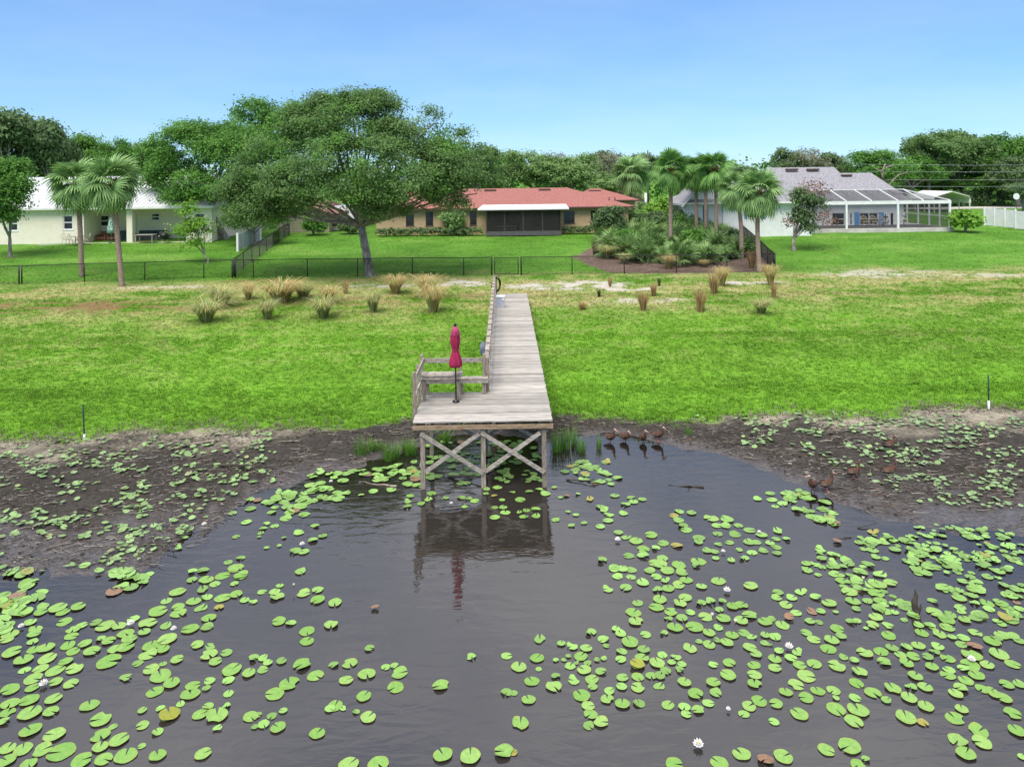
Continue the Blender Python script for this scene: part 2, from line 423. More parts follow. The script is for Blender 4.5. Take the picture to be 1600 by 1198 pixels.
wv = np.stack([WX, WY, WX*0], -1).reshape(-1, 3)
tag(new('water', np_mesh('water', wv[u], inv.reshape(-1, 4), M['water'], {'murk': murk.ravel()[u]}, True)), 'still brown pond water', kind='structure')

# ================================================================== THE DOCK
DZ, DL, DW, WW, PD = 1.79, 21.5, 3.66, 1.72, 2.55     # deck height, length, head width, walkway width, head depth
dock = empty('dock', (-2.67, 19.26, 0), math.atan(.0113))
tag(dock, 'weathered grey timber dock with a long plank walkway out over the pond', 'dock')
dm = dock.matrix_world
def dloc(x, y, z=0.0): return Matrix.Translation(dock.location) @ Matrix.Rotation(dock.rotation_euler.z, 4, 'Z') @ Vector((x, y, z))
def plank_mesh(l, w, t):
    mb = MB(); e = .006
    mb.add([(0,0,-t),(l,0,-t),(l,w,-t),(0,w,-t),(0,0,-e),(l,0,-e),(l,w,-e),(0,w,-e),(e,e,0),(l-e,e,0),(l-e,w-e,0),(e,w-e,0)],
           [(0,3,2,1),(0,1,5,4),(1,2,6,5),(2,3,7,6),(3,0,4,7),(4,5,9,8),(5,6,10,9),(6,7,11,10),(7,4,8,11),(8,9,10,11)])
    return mb.mesh('plank', M['deck'])
PP = .1465
pm_long, pm_short = plank_mesh(DW, PP-.008, .04), plank_mesh(WW, PP-.008, .04)
k = 0; y = 0.0
while y < DL - PP:
    me, x = (pm_long, 0.0) if y < PD-.01 else (pm_short, DW-WW)
    new('plank', me, dock, (x+random.uniform(-.012,.012), y, DZ+random.uniform(-.006,.005)), (random.uniform(-.006,.006), random.uniform(-.0012,.0012), random.uniform(-.0015,.0015)))
    y += PP; k += 1
def part(name, mt, fn, parent=dock):
    mb = MB(); fn(mb); return mb.build(name, mt, parent)
# joists, beams, posts and braces
for i in range(10):
    x = .12 + i*(DW-.24)/9
    part('joist', M['dark_wood'], lambda mb: mb.box(x-.03, x+.03, .03+.012*(i%3), PD-.05, DZ-.115, DZ-.045))
part('front_beam', M['beam'], lambda mb: mb.box(-.012, DW+.012, -.012, .04, DZ-.225, DZ-.118))
part('rear_beam', M['beam'], lambda mb: mb.box(0, DW, PD-.25, PD-.2, DZ-.26, DZ-.118))
for x in (DW-WW+.1, DW-.1):
    part('stringer', M['beam'], lambda mb: mb.box(x-.04, x+.04, PD, DL-.02, DZ-.2, DZ-.042))
PX = (.24, 1.83, 3.43)
for x in PX:
    part('post', M['post'], lambda mb: mb.box(x-.06, x+.06, .045, .165, -.9, DZ-.12))
    part('post', M['post'], lambda mb: mb.box(x-.055, x+.055, PD-.2, PD-.09, -.9, DZ-.12))
for i in range(9):
    yy = PD + 2.0 + i*2.0
    for x in (DW-WW+.1, DW-.1):
        g = gz(*dloc(x, yy)[:2])
        if g < DZ-.3: part('post', M['post'], lambda mb: mb.box(x-.05, x+.05, yy-.05, yy+.05, g-.3, DZ-.201))
def brace(a, b, y, w=.1): part('brace', M['rail'], lambda mb: mb.bar((a[0], y, a[1]), (b[0], y, b[1]), .038, w, up=(0,0,1)))
for a, b in ((0, 1), (1, 2)):
    brace((PX[a]-.05, 1.47), (PX[b]-.0, .40), .02)
    brace((PX[a]+.06, .44), (PX[b]-.10, 1.43), .065 if a == 0 else .064)
    brace((PX[a]+.05, 1.3), (PX[b]-.05, .45), PD-.22, .08); brace((PX[a]+.05, .55), (PX[b]-.05, 1.4), PD-.07, .08)
part('brace', M['rail'], lambda mb: mb.bar((.16, .2, .5), (.16, PD-.2, 1.45), .04, .09))
part('brace', M['rail'], lambda mb: mb.bar((DW-.15, .2, 1.45), (DW-.15, PD-.2, .5), .04, .09))
# railing of the head
def rpost(x, y, h, s=.045):
    def f(mb):
        mb.box(x-s, x+s, y-s, y+s, DZ-.2, DZ+h)
        mb.add([(x-s,y-s,DZ+h),(x+s,y-s,DZ+h),(x+s,y+s,DZ+h),(x-s,y+s,DZ+h),(x,y,DZ+h+.035)], [(0,1,4),(1,2,4),(2,3,4),(3,0,4)])
    return part('rail_post', M['post'], f)
LX, BY = -.05, PD+.06
rpost(LX, .72, 1.1); rpost(LX, 1.62, 1.08); rpost(LX, BY, 1.12); rpost(1.1, BY, .98); rpost(DW-WW-.14, BY, 1.12)
part('rail', M['rail'], lambda mb: mb.box(LX+.047, LX+.085, .66, BY-.06, DZ+.93, DZ+1.06))
part('rail', M['rail'], lambda mb: mb.box(LX+.047, LX+.085, .66, BY-.06, DZ+.5, DZ+.6))
part('rail', M['rail'], lambda mb: mb.box(LX-.07, LX+.12, .62, BY+.05, DZ+1.062, DZ+1.095)) if False else None
part('rail', M['rail'], lambda mb: mb.box(LX+.05, DW-WW-.19, BY-.085, BY-.047, DZ+.9, DZ+1.03))
# bench along the back and the little umbrella table
for j in range(2):
    part('bench_board', M['rail'], lambda mb: mb.box(LX+.1, DW-WW-.02, PD-.20+j*.145, PD-.06+j*.145-.008, DZ+.43, DZ+.468))
part('bench_apron', M['rail'], lambda mb: mb.box(LX+.1, DW-WW-.03, PD-.192, PD-.155, DZ+.33, DZ+.428))
for x in (.12, 1.12, DW-WW-.14): part('bench_leg', M['post'], lambda mb: mb.box(x-.055, x+.055, PD-.15, PD-.05, DZ+.003, DZ+.428))
for j in range(3):
    part('table_board', M['rail'], lambda mb: mb.box(.02, 1.2, 1.74+j*.14, 1.74+j*.14+.132, DZ+.70, DZ+.738))
part('table_apron', M['rail'], lambda mb: mb.box(.06, 1.16, 1.76, 1.80, DZ+.62, DZ+.698))
part('table_leg', M['post'], lambda mb: mb.box(1.04, 1.14, 1.81, 1.91, DZ+.003, DZ+.698))
part('table_leg', M['post'], lambda mb: mb.box(.06, .14, 1.81, 1.91, DZ+.003, DZ+.698))
# railing of the walkway: posts that stand a little above the rail boards
WX0 = DW-WW-.07; NP = 18; yA, yB = PD+.1, DL-.1
pst = None
for i in range(NP+1):
    yy = yA + (yB-yA)*i/NP
    part('rail_post', M['dark_wood'] if False else M['post'], lambda mb: (mb.box(WX0-.045, WX0+.045, yy-.045, yy+.045, DZ-.2, DZ+.98), mb.box(WX0-.05, WX0+.05, yy-.05, yy+.05, DZ+.981, DZ+1.005)) )
    if i:
        y0 = yA + (yB-yA)*(i-1)/NP
        part('rail', M['rail'], lambda mb: mb.box(WX0-.065, WX0+.065, y0+.075, yy-.075, DZ+.93, DZ+.97))
        part('rail', M['rail'], lambda mb: mb.box(WX0+.05, WX0+.085, y0+.003, yy-.003, DZ+.5, DZ+.59))
        part('rail', M['rail'], lambda mb: mb.box(WX0+.05, WX0+.085, y0+.003, yy-.003, DZ+.14, DZ+.23))

# ------------------------------------------------------------------ closed umbrella
M['burgundy'] = mat('burgundy_canvas', (.27,.016,.06), (.38,.03,.095), 5, .85, .3, stretch=(8,8,1), spec=.2)
M['burgundy2'] = mat('burgundy_canvas_cap', (.36,.05,.13), (.44,.09,.18), 5, .85, .2, spec=.2)
up = dloc(1.02, 1.66, DZ)
um = empty('patio_umbrella', up); tag(um, 'furled burgundy patio umbrella standing on the dock beside the bench', 'umbrella')
MB().tube([(0,0,.004),(0,0,2.17)], .021, 10).build('pole', M['pole'], um)
MB().lathe([(.001,0.004),(.10,.004),(.10,.03),(.04,.05),(.03,.16),(.022,.17)], 16).build('base', M['pole'], um)
fold = lambda t, j: 1 + .17*math.sin(7*t + .35*j) + .06*math.sin(15*t+j)
cn = MB().lathe([(.02,1.02),(.15,1.0),(.168,1.06),(.16,1.15),(.135,1.27),(.105,1.38),(.083,1.46),(.085,1.50),(.11,1.6),(.122,1.72),(.118,1.85),(.108,1.98),(.095,2.03),(.02,2.10)], 42, wob=fold).build('canopy', M['burgundy'], um)
MB().lathe([(.092,1.455),(.095,1.47),(.095,1.49),(.092,1.505)], 24).build('tie_strap', M['burgundy'], cn)
MB().lathe([(.115,1.90),(.122,1.93),(.10,2.03),(.06,2.13),(.02,2.15)], 28, wob=lambda t, j: 1+.1*math.sin(6*t+j*.2)).build('top_vent', M['burgundy2'], um)
MB().lathe([(.02,2.15),(.042,2.16),(.045,2.2),(.03,2.225),(.001,2.235)], 12).build('finial', M['pole'], um)

# ------------------------------------------------------------------ things left on the dock
M['cooler'] = mat('grey_plastic', (.36,.37,.42), (.42,.43,.47), 3, .5)
bx = empty('storage_box', dloc(DW-WW+.28, DL-4.4, DZ+.006)); tag(bx, 'tall pale grey plastic box at the far end of the walkway', 'box')
MB().box(-.2,.2,-.17,.17,0,.5).build('body', M['cooler'], bx)
MB().box(-.22,.22,-.19,.19,.502,.56).build('lid', M['white'], bx)
MB().box(.10,.18,-.205,-.172,.36,.44).build('latch', M['white'], bx)
hz = empty('hose_coil', dloc(WX0+.1, DL+.12, DZ-.12)); tag(hz, 'dark coil of hose hung at the far end of the walkway railing', 'hose')
for i in range(5):
    pts = [( .24*math.cos(t)*(1-.05*i)+.02*math.sin(3*t+i), (i-2)*.035, .6+.40*math.sin(t)*(1-.04*i)) for t in np.linspace(0, 2*math.pi, 25)]
    MB().tube(pts, .026, 6, cap=False).build('loop', M['black'], hz)
MB().box(-.03,.03,.0,.05,0.0,1.08).build('hanger_post', M['post'], hz)
M['bag'] = mat('blue_grey_fabric', (.10,.115,.16), (.2,.22,.27), 6, .7, .3)
bg_ = empty('hanging_bag', dloc(WX0-.17, PD+3.05, DZ+.36)); tag(bg_, 'blue grey bag hung outside the walkway railing', 'bag')
MB().lathe([(.01,0),(.09,.01),(.12,.1),(.125,.25),(.1,.38),(.05,.46),(.03,.5)], 14, wob=lambda t, j: 1+.13*math.sin(3*t+j)).build('sack', M['bag'], bg_)
MB().tube([(0,0,.5),(.05,0,.58),(.10,0,.645)], .012, 6).build('strap', M['black'], bg_)
# ================================================================== THE HOUSES
M['tan_stucco'] = mat('tan_stucco', (.46,.33,.185), (.52,.38,.22), 3, .9, .2, bscale=60)
M['cream_stucco'] = mat('cream_stucco', (.76,.70,.56), (.82,.76,.63), 2, .9, .15, bscale=60)
M['white_stucco'] = mat('white_stucco', (.70,.70,.70), (.78,.78,.77), 1.5, .85, .1, bscale=60)
M['red_roof'] = mat('red_shingle', (.23,.085,.074), (.40,.18,.155), 7, .95, .6, stretch=(1,1,3), lo=.3, hi=.7, spec=.1)
M['grey_roof'] = mat('grey_shingle', (.17,.165,.18), (.36,.35,.37), 6, .95, .6, stretch=(1,1,3), lo=.3, hi=.7, spec=.1)
M['tan_roof'] = mat('brown_shingle', (.20,.10,.085), (.33,.19,.16), 6, .95, .5, spec=.1)
M['metal_roof'] = mat('white_metal_roof', (.62,.62,.65), (.70,.70,.72), .7, .45, metal=.0, spec=.5)
M['fascia'] = mat('dark_brown_trim', (.05,.03,.022), (.075,.05,.038), 5, .7)
M['bronze'] = mat('bronze_frame', (.06,.045,.035), (.09,.07,.055), 5, .5)
M['dark_grey'] = mat('dark_grey_panel', (.075,.07,.075), (.10,.095,.10), 4, .6)
M['concrete'] = mat('pale_concrete', (.42,.39,.35), (.58,.55,.5), 1.3, .9, .2, bscale=30)
M['blue'] = mat('blue_shutter', (.10,.27,.55), (.13,.32,.62), 3, .6)
M['inner'] = mat('drab_tan_wall', (.30,.26,.20), (.36,.31,.24), 2, .9)  # greyer, darker tan than the outer stucco; also on the far house
M['siding'] = mat('khaki_siding', (.33,.30,.20), (.38,.35,.24), 3, .85)
def screen_mat(name, col, op):
    m, n, L, p = nodes(name); p.inputs['Base Color'].default_value = (*col, 1); p.inputs['Roughness'].default_value = .8
    t = n.new('ShaderNodeBsdfTransparent'); mx = n.new('ShaderNodeMixShader'); mx.inputs[0].default_value = op
    L.new(t.outputs[0], mx.inputs[1]); L.new(p.outputs[0], mx.inputs[2]); L.new(mx.outputs[0], n['Material Output'].inputs[0]); return m
M['screen'] = screen_mat('insect_screen', (.035,.035,.038), .36)
M['side_screen'] = screen_mat('shade_darkened_screen', (.035,.035,.04), .62)  # extra opacity stands in for the dark interior and the slanting view
M['dark_screen'] = screen_mat('brown_insect_screen', (.028,.024,.022), .5)

class House:
    def __init__(s, name, label, cat, base):
        s.r = empty(name, base); tag(s.r, label, cat); s.o = -Vector(base)
    def part(s, name, mt, fn, parent=None):
        mb = MB(); fn(mb)
        return mb.build(name, mt, parent or s.r, s.o if parent is None else None)
    def wall(s, mt, x0, x1, z0, z1, y, holes=(), depth=.16, name='wall'):
        def f(mb):
            xs = sorted({x0, x1, *[h[0] for h in holes], *[h[1] for h in holes]}); zs = sorted({z0, z1, *[h[2] for h in holes], *[h[3] for h in holes]})
            for a, b in zip(xs, xs[1:]):
                for c, d in zip(zs, zs[1:]):
                    mxx, mz = (a+b)/2, (c+d)/2
                    if any(h[0] < mxx < h[1] and h[2] < mz < h[3] for h in holes): continue
                    mb.add([(a,y,c),(b,y,c),(b,y,d),(a,y,d)], [(0,1,2,3)])
            for a, b, c, d in holes:
                Y = y+depth
                mb.add([(a,y,c),(a,Y,c),(a,Y,d),(a,y,d)], [(0,1,2,3)]); mb.add([(b,y,c),(b,Y,c),(b,Y,d),(b,y,d)], [(3,2,1,0)])
                mb.add([(a,y,c),(b,y,c),(b,Y,c),(a,Y,c)], [(0,1,2,3)]); mb.add([(a,y,d),(b,y,d),(b,Y,d),(a,Y,d)], [(3,2,1,0)])
        return s.part(name, mt, f)
    def window(s, x0, x1, z0, z1, y, fm, split='h', t=.06, sill=True):
        yy = y+.05
        def f(mb):
            mb.box(x0-.0, x1, yy, yy+.06, z0, z0+t); mb.box(x0, x1, yy, yy+.06, z1-t, z1)
            mb.box(x0, x0+t, yy+.001, yy+.061, z0+t, z1-t); mb.box(x1-t, x1, yy+.001, yy+.061, z0+t, z1-t)
            if split == 'h': mb.box(x0+t, x1-t, yy+.002, yy+.062, (z0+z1)/2-t/2, (z0+z1)/2+t/2)
            if split == 'v': mb.box((x0+x1)/2-t/2, (x0+x1)/2+t/2, yy+.002, yy+.062, z0+t, z1-t)
            mb.box(x0-.02, x1+.02, y+.17, y+.19, z0-.02, z1+.02)
            if sill: mb.box(x0-.06, x1+.06, y-.04, y+.05, z0-.06, z0-.002)
        wn = s.part('window', fm, f)
        if split == 'h': rs = [(x0+t, x1-t, z0+t, (z0+z1)/2-t/2), (x0+t, x1-t, (z0+z1)/2+t/2, z1-t)]
        elif split == 'v': rs = [(x0+t, (x0+x1)/2-t/2, z0+t, z1-t), ((x0+x1)/2+t/2, x1-t, z0+t, z1-t)]
        else: rs = [(x0+t, x1-t, z0+t, z1-t)]
        for r in rs: s.part('pane', M['glass'], lambda mb: mb.box(r[0], r[1], yy+.03, yy+.036, r[2], r[3]), wn)
        return wn
def rect(px0, px1, py0, py1, D):
    a, d = at_d(px0, py0, D); b, c = at_d(px1, py1, D)
    return (a, b, c, d)
def hip(mb, x0, x1, y0, y1, ze, zr, rx0, rx1, yr, t=.16, gable_l=False, gable_r=False):
    """roof over the rectangle x0..x1, y0..y1: eaves at ze, ridge from rx0 to rx1 at yr, zr"""
    v = [(x0,y0,ze),(x1,y0,ze),(x1,y1,ze),(x0,y1,ze),(rx0,yr,zr),(rx1,yr,zr)]
    mb.add(v, [(0,1,5,4),(2,3,4,5),(1,2,5),(3,0,4)])
    mb.add([(x0,y0,ze),(x1,y0,ze),(x1,y1,ze),(x0,y1,ze),(x0,y0,ze-t),(x1,y0,ze-t),(x1,y1,ze-t),(x0,y1,ze-t)],
           [(4,5,1,0),(5,6,2,1),(6,7,3,2),(7,4,0,3),(7,6,5,4)], 1)

# ------------------------------------------------------------------ tan house with the red roof
bz = gz(0, 72)-.1
H = House('tan_house', 'long tan stucco house with red shingle roof and dark screened porch', 'house', (0, 72, bz))
xl, xr = at_d(588, 340, 72)[0], at_d(982, 340, 72)[0]
ze = at_d(700, 326, 71.4)[1]
wins = [rect(634,647,333,353,72), rect(665,677,331,353,72), rect(734,745,331,352,72), rect(881,898,330,349,72), rect(923,938,329,343,72)]
porch = rect(759,877,328,366,72)
porch = (porch[0], porch[1], bz+.12, ze-.25)
H.wall(M['tan_stucco'], xl, xr, bz, ze, 72, wins + [porch], .16)
for x_ in (xl, xr-.2): H.part('side_wall', M['tan_stucco'], lambda mb: mb.box(x_, x_+.2, 72.17, 85.5, bz, ze-.05))
for r in wins: H.window(*r, 72, M['bronze'])
rl, rr = at_d(640, 294, 79)[0], at_d(886, 292, 79)[0]; zr = at_d(820, 294, 79)[1]
rf = H.part('roof', [M['red_roof'], M['fascia']], lambda mb: hip(mb, xl-.5, xr+.5, 71.4, 86.2, ze+.02, zr, rl, rr, 79))
def roof_z(y): return ze+.02 + (zr-ze-.02)*(y-71.4)/(79-71.4)
for px in (645, 766, 851):
    x = at_d(px, 297, 78)[0]
    H.part('ridge_vent', M['fascia'], lambda mb: mb.box(x-.62, x+.62, 77.75, 78.2, roof_z(77.75)+.01, roof_z(78.2)+.10), rf)
for px, py in ((951, 313), (960, 312)):
    x = at_d(px, py, 74)[0]
    H.part('vent_pipe', M['fascia'], lambda mb: mb.tube([(x,73.6,roof_z(73.6)-.4),(x,73.6,roof_z(73.6)+.32)], .06, 8), rf)
# rear wing roofs
x0, x1 = at_d(897, 320, 86.4)[0], at_d(1000, 320, 86.4)[0]; xa = at_d(922, 296, 91)
H.part('rear_roof', [M['red_roof'], M['fascia']], lambda mb: hip(mb, x0, x1, 86.4, 96, 5.5, xa[1]+.1, xa[0], xa[0]+1.2, 91))
H.part('rear_wall', M['tan_stucco'], lambda mb: mb.box(x0+.5, x1-.5, 86.9, 95.5, bz, 5.3))
H.part('ridge_vent', M['fascia'], lambda mb: mb.box(xa[0]-.3, xa[0]+1.2, 89.85, 90.3, xa[1]-.2, xa[1]-.08))
# screened porch
yf = 70.0
pa, pb = at_d(760, 345, yf)[0], at_d(877, 345, yf)[0]
H.part('porch_floor', M['concrete'], lambda mb: mb.box(pa, pb, yf, 73.0, bz-.2, bz+.1))
kz = at_d(820, 361, yf)[1]
H.part('knee_panel', M['dark_grey'], lambda mb: mb.box(pa, pb, yf, yf+.05, bz-.25, kz))
top = ze-.14
cols = [760, 788.5, 817.5, 847.5, 876.5]
for px in cols:
    x = at_d(px, 345, yf)[0]
    H.part('screen_post', M['bronze'], lambda mb: mb.box(x-.045, x+.045, yf-.01, yf+.06, kz+.001, top))
for a, b in zip(cols, cols[1:]):
    xa_, xb_ = at_d(a, 345, yf)[0]+.046, at_d(b, 345, yf)[0]-.046
    H.part('screen_panel', M['dark_screen'], lambda mb: mb.add([(xa_,yf+.03,kz+.002),(xb_,yf+.03,kz+.002),(xb_,yf+.03,top),(xa_,yf+.03,top)], [(0,1,2,3)]))
for x in (pa, pb):
    H.part('screen_side', M['dark_screen'], lambda mb: mb.add([(x,yf+.07,kz),(x,71.99,kz),(x,71.99,top),(x,yf+.07,top)], [(0,1,2,3)]))
    H.part('knee_panel', M['dark_grey'], lambda mb: mb.box(x-.02, x+.02, yf+.055, 71.98, bz-.25, kz-.002))
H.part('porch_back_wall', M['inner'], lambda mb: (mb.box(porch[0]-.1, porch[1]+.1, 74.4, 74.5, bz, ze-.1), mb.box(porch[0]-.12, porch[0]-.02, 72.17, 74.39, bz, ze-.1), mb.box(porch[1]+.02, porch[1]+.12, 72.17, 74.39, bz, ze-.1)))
sd = rect(773, 812, 333, 362, 74.3)
for j in range(2):
    xa_, xb_ = sd[0]+(sd[1]-sd[0])*j/2, sd[0]+(sd[1]-sd[0])*(j+1)/2
    d_ = H.part('sliding_door', M['bronze'], lambda mb: (mb.box(xa_, xa_+.07, 74.3, 74.38, bz+.12, sd[3]), mb.box(xb_-.07, xb_-.005, 74.3, 74.38, bz+.12, sd[3]), mb.box(xa_+.07, xb_-.07, 74.301, 74.379, sd[3]-.08, sd[3]), mb.box(xa_+.07, xb_-.07, 74.301, 74.379, bz+.12, bz+.2)))
    H.part('pane', M['glass'], lambda mb: mb.box(xa_+.071, xb_-.071, 74.33, 74.34, bz+.2, sd[3]-.08), d_)
H.window(*rect(833, 846, 334, 354, 74.3), 74.28, M['bronze'], sill=False)
pr0, pr1 = at_d(746, 327, 69.6)[0], at_d(889, 327, 69.6)[0]
H.part('porch_roof', M['white'], lambda mb: mb.add([(pr0,69.6,top+.0),(pr1,69.6,top+.0),(pr1-.1,72.2,top+.30),(pr0+.4,72.2,top+.30),(pr0,69.6,top+.12),(pr1,69.6,top+.12),(pr1-.1,72.2,top+.42),(pr0+.4,72.2,top+.42)],
    [(0,3,2,1),(4,5,6,7),(0,1,5,4),(1,2,6,5),(2,3,7,6),(3,0,4,7)]))
# bench seen through the porch screen
bn = empty('porch_bench', (at_d(790, 357, 73.4)[0], 73.4, bz+.1)); tag(bn, 'pale bench behind the dark porch screen', 'bench')
MB().box(-1.1,1.1,-.2,.2,.40,.45).build('seat', M['cream_stucco'], bn)
MB().box(-1.1,1.1,.2,.25,.62,.72).build('backrest', M['cream_stucco'], bn)
for sx in (-1, 1): MB().box(sx*1.05-.04,sx*1.05+.04,-.18,.19,0,.398).build('leg', M['fascia'], bn)

# ------------------------------------------------------------------ khaki garage and the motorhome beside it
gb = gz(-18, 76)-.1
K = House('garage', 'khaki sided garage with brown roof edge partly behind the oak', 'garage', (-18, 76, gb))
ga, gb1 = at_d(440, 345, 76)[0], at_d(514, 345, 76)[0]
zA, zB = at_d(485, 322, 76)[1], at_d(515, 333, 76)[1]
zpk = zB + (zA-zB)/((at_d(485,322,76)[0]-gb1))*((ga+gb1)/2-gb1)
K.part('wall', M['siding'], lambda mb: mb.add([(ga,76,gb),(gb1,76,gb),(gb1,76,zB),((ga+gb1)/2,76,zpk),(ga,76,zB),(ga,86,gb),(gb1,86,gb),(gb1,86,zB),((ga+gb1)/2,86,zpk),(ga,86,zB)],
    [(0,1,2,3,4),(1,6,7,2),(5,0,4,9),(6,5,9,8,7)]))
for i in range(9):
    zz = gb+.25+i*.28
    K.part('siding_board', M['siding'], lambda mb: mb.bar((ga+.02,75.985,zz),(gb1-.02,75.985,zz+.0),.02,.02))
mid = (ga+gb1)/2
K.part('roof', [M['tan_roof'], M['fascia']], lambda mb: (mb.add([(mid,75.5,zpk+.12),(gb1+.5,75.5,zB-.1),(gb1+.5,86.4,zB-.1),(mid,86.4,zpk+.12)], [(0,1,2,3)]), mb.add([(mid,75.5,zpk+.12),(ga-.5,75.5,zB-.1),(ga-.5,86.4,zB-.1),(mid,86.4,zpk+.12)], [(3,2,1,0)]),
    mb.bar((mid,75.47,zpk+.02),(gb1+.5,75.47,zB-.2),.05,.2,1), mb.bar((mid,75.47,zpk+.02),(ga-.5,75.47,zB-.2),.05,.2,1)))
dr = rect(495, 506, 347, 364, 76)
dd = K.part('door', M['fascia'], lambda mb: mb.box(dr[0], dr[1], 75.93, 75.99, gb+.05, dr[3]))
K.part('handle', M['white'], lambda mb: mb.box(dr[1]-.14, dr[1]-.08, 75.88, 75.929, gb+1.0, gb+1.12), dd)
# motorhome
rx0, rz1 = at_d(514, 323, 82); rx1 = at_d(553, 323, 82)[0]; rb = gz(-19, 82)
V = House('motorhome', 'white motorhome parked between the garage and the oak trunk', 'motorhome', ((rx0+rx1)/2, 82, rb))
V.part('body', M['white'], lambda mb: mb.add([(rx0,82,rb+.8),(rx1,82,rb+.8),(rx1+.1,82,rb+2.0),(rx1-.3,82,rz1),(rx0,82,rz1+.05),(rx0,88,rb+.8),(rx1,88,rb+.8),(rx1+.1,88,rb+2.0),(rx1-.3,88,rz1),(rx0,88,rz1+.05)],
    [(0,1,2,3,4),(9,8,7,6,5),(0,5,6,1),(1,6,7,2),(2,7,8,3),(3,8,9,4),(4,9,5,0)]))
for a in ((519,523),(527,531)):
    r = rect(a[0], a[1]+.5, 329, 337, 81.96)
    V.part('window', M['glass'], lambda mb: mb.box(r[0], r[1], 81.95, 81.995, r[2], r[3]))
V.part('windscreen', M['dark_grey'], lambda mb: mb.bar((at_d(536,331,81.9)[0],81.97,at_d(536,331,81.9)[1]),(at_d(545,331,81.9)[0],81.97,at_d(545,331,81.9)[1]),.04,.3))
V.part('skirt', M['dark_grey'], lambda mb: mb.box(rx0+.05, rx1-.05, 82.1, 87.9, rb+.35, rb+.798))
for x in (rx0+.6, rx1-.6): 
    V.part('wheel', M['black'], lambda mb: mb.tube([(x,81.99,rb+.40),(x,82.25,rb+.40)], .40, 16))
# trailer frame below / in front of it
T = House('utility_trailer', 'small dark trailer standing in front of the white motorhome', 'trailer', (at_d(525,362,78)[0], 78, gz(at_d(525,362,78)[0],78)))
tx, tzz = at_d(526, 362, 78)[0], gz(at_d(525,362,78)[0],78)
T.part('bed', M['dark_grey'], lambda mb: (mb.box(tx-.9, tx+.9, 77.4, 79.6, tzz+.55, tzz+.62), mb.box(tx-.9, tx+.9, 77.4, 77.45, tzz+.62, tzz+1.1), mb.box(tx-.9, tx-.85, 77.46, 79.6, tzz+.62, tzz+1.1), mb.box(tx+.85, tx+.9, 77.46, 79.6, tzz+.62, tzz+1.1)))
for x in (tx-.95, tx+.95): T.part('wheel', M['black'], lambda mb: mb.tube([(x-.09,78.6,tzz+.3),(x+.09,78.6,tzz+.3)], .3, 14))
T.part('ramp', M['concrete'], lambda mb: mb.bar((tx,77.3,tzz+.08),(tx,77.3,tzz+.5),.9,.05))

# ------------------------------------------------------------------ cream house with the metal roof
lb = gz(-38, 68)-.1
W = House('cream_house', 'cream stucco house with a white standing seam metal roof and open patio', 'house', (-38, 68, lb))
lx0, lx1 = -58.0, at_d(331, 345, 68)[0]
lze = at_d(100, 325, 67.4)[1]
rec = (at_d(131,340,68)[0], at_d(291,340,68)[0], lb+.12, lze-.28)
lw = [rect(11,28,338,361,68), rect(98,114,336.5,359,68), rect(304,320,333,355,68)]
W.wall(M['cream_stucco'], lx0, lx1, lb, lze, 68, lw + [rec], .16)
for r in lw: W.window(*r, 68, M['white'], t=.1)
W.part('side_wall', M['cream_stucco'], lambda mb: mb.add([(lx1-.1,68.17,lb),(lx1-.1,83,lb),(lx1-.1,83,lze),(lx1-.1,75.6,lze+2.6),(lx1-.1,68.17,lze)], [(0,1,2,3,4)]))
W.part('patio_back_wall', M['cream_stucco'], lambda mb: (mb.box(rec[0]-.2, rec[1]+.2, 71.0, 71.15, lb, lze-.1), mb.box(rec[0]-.2, rec[0]-.03, 68.17, 70.99, lb, lze-.1), mb.box(rec[1]+.03, rec[1]+.2, 68.17, 70.99, lb, lze-.1)))
W.part('patio_ceiling', M['cream_stucco'], lambda mb: mb.box(rec[0]-.02, rec[1]+.02, 68.17, 70.98, rec[3]+.03, rec[3]+.08))
cr = rect(198, 207.5, 328, 372, 68.05)
W.part('column', M['cream_stucco'], lambda mb: mb.box(cr[0], cr[1], 67.98, 68.5, lb-.2, lze-.29))
for r in (rect(155,171,336,354,70.95), rect(236,250,333,345,70.95)): W.window(*r, 70.9, M['white'], t=.1)
for a, b in ((133.5,142),(209,213)):
    r = rect(a, b, 334, 364, 70.95)
    d_ = W.part('door', M['white'], lambda mb: mb.box(r[0], r[1], 70.9, 70.98, lb+.12, r[3]))
    W.part('pane', M['glass'], lambda mb: mb.box(r[0]+.12, r[1]-.12, 70.88, 70.899, lb+1.1, r[3]-.2), d_)
lzr = at_d(120, 276.5, 76)[1]; ov = .55
rf = W.part('roof', [M['metal_roof'], M['white']], lambda mb: hip(mb, lx0-.5, lx1+.4, 68-ov, 84, lze+.03, lzr, lx0-.5, lx1+.4, 76, .2))
sm_ = MB().bar((0,68-ov,lze+.045),(0,75.98,lzr+.02),.035,.045).mesh('roof_seam', M['metal_roof'])
xx = lx0
while xx < lx1+.3:
    new('roof_seam', sm_, rf, (xx, 0, 0)); xx += .41
# patio slab
ps = [G(*p) for p in [(58,384),(262,377),(268,369),(120,372)]]
pz = lb+.10
pt = MB(); pv = [Vector((q.x,q.y,0)) for q in ps]
pv = [pv[0], pv[1], Vector((rec[1],68.0,0)), Vector((rec[1],70.95,0)), Vector((rec[0],70.95,0)), Vector((rec[0],67.9,0)), Vector((at_d(66,383,67)[0],67.2,0))]
pt.add([(q.x,q.y,pz) for q in pv]+[(q.x,q.y,pz-.5) for q in pv], [tuple(range(len(pv)))]+[(i,i+7,(i+1)%7+7,(i+1)%7) for i in range(7)])
tag(pt.build('patio_slab', M['concrete']), 'pale concrete patio in front of the cream house', kind='structure')

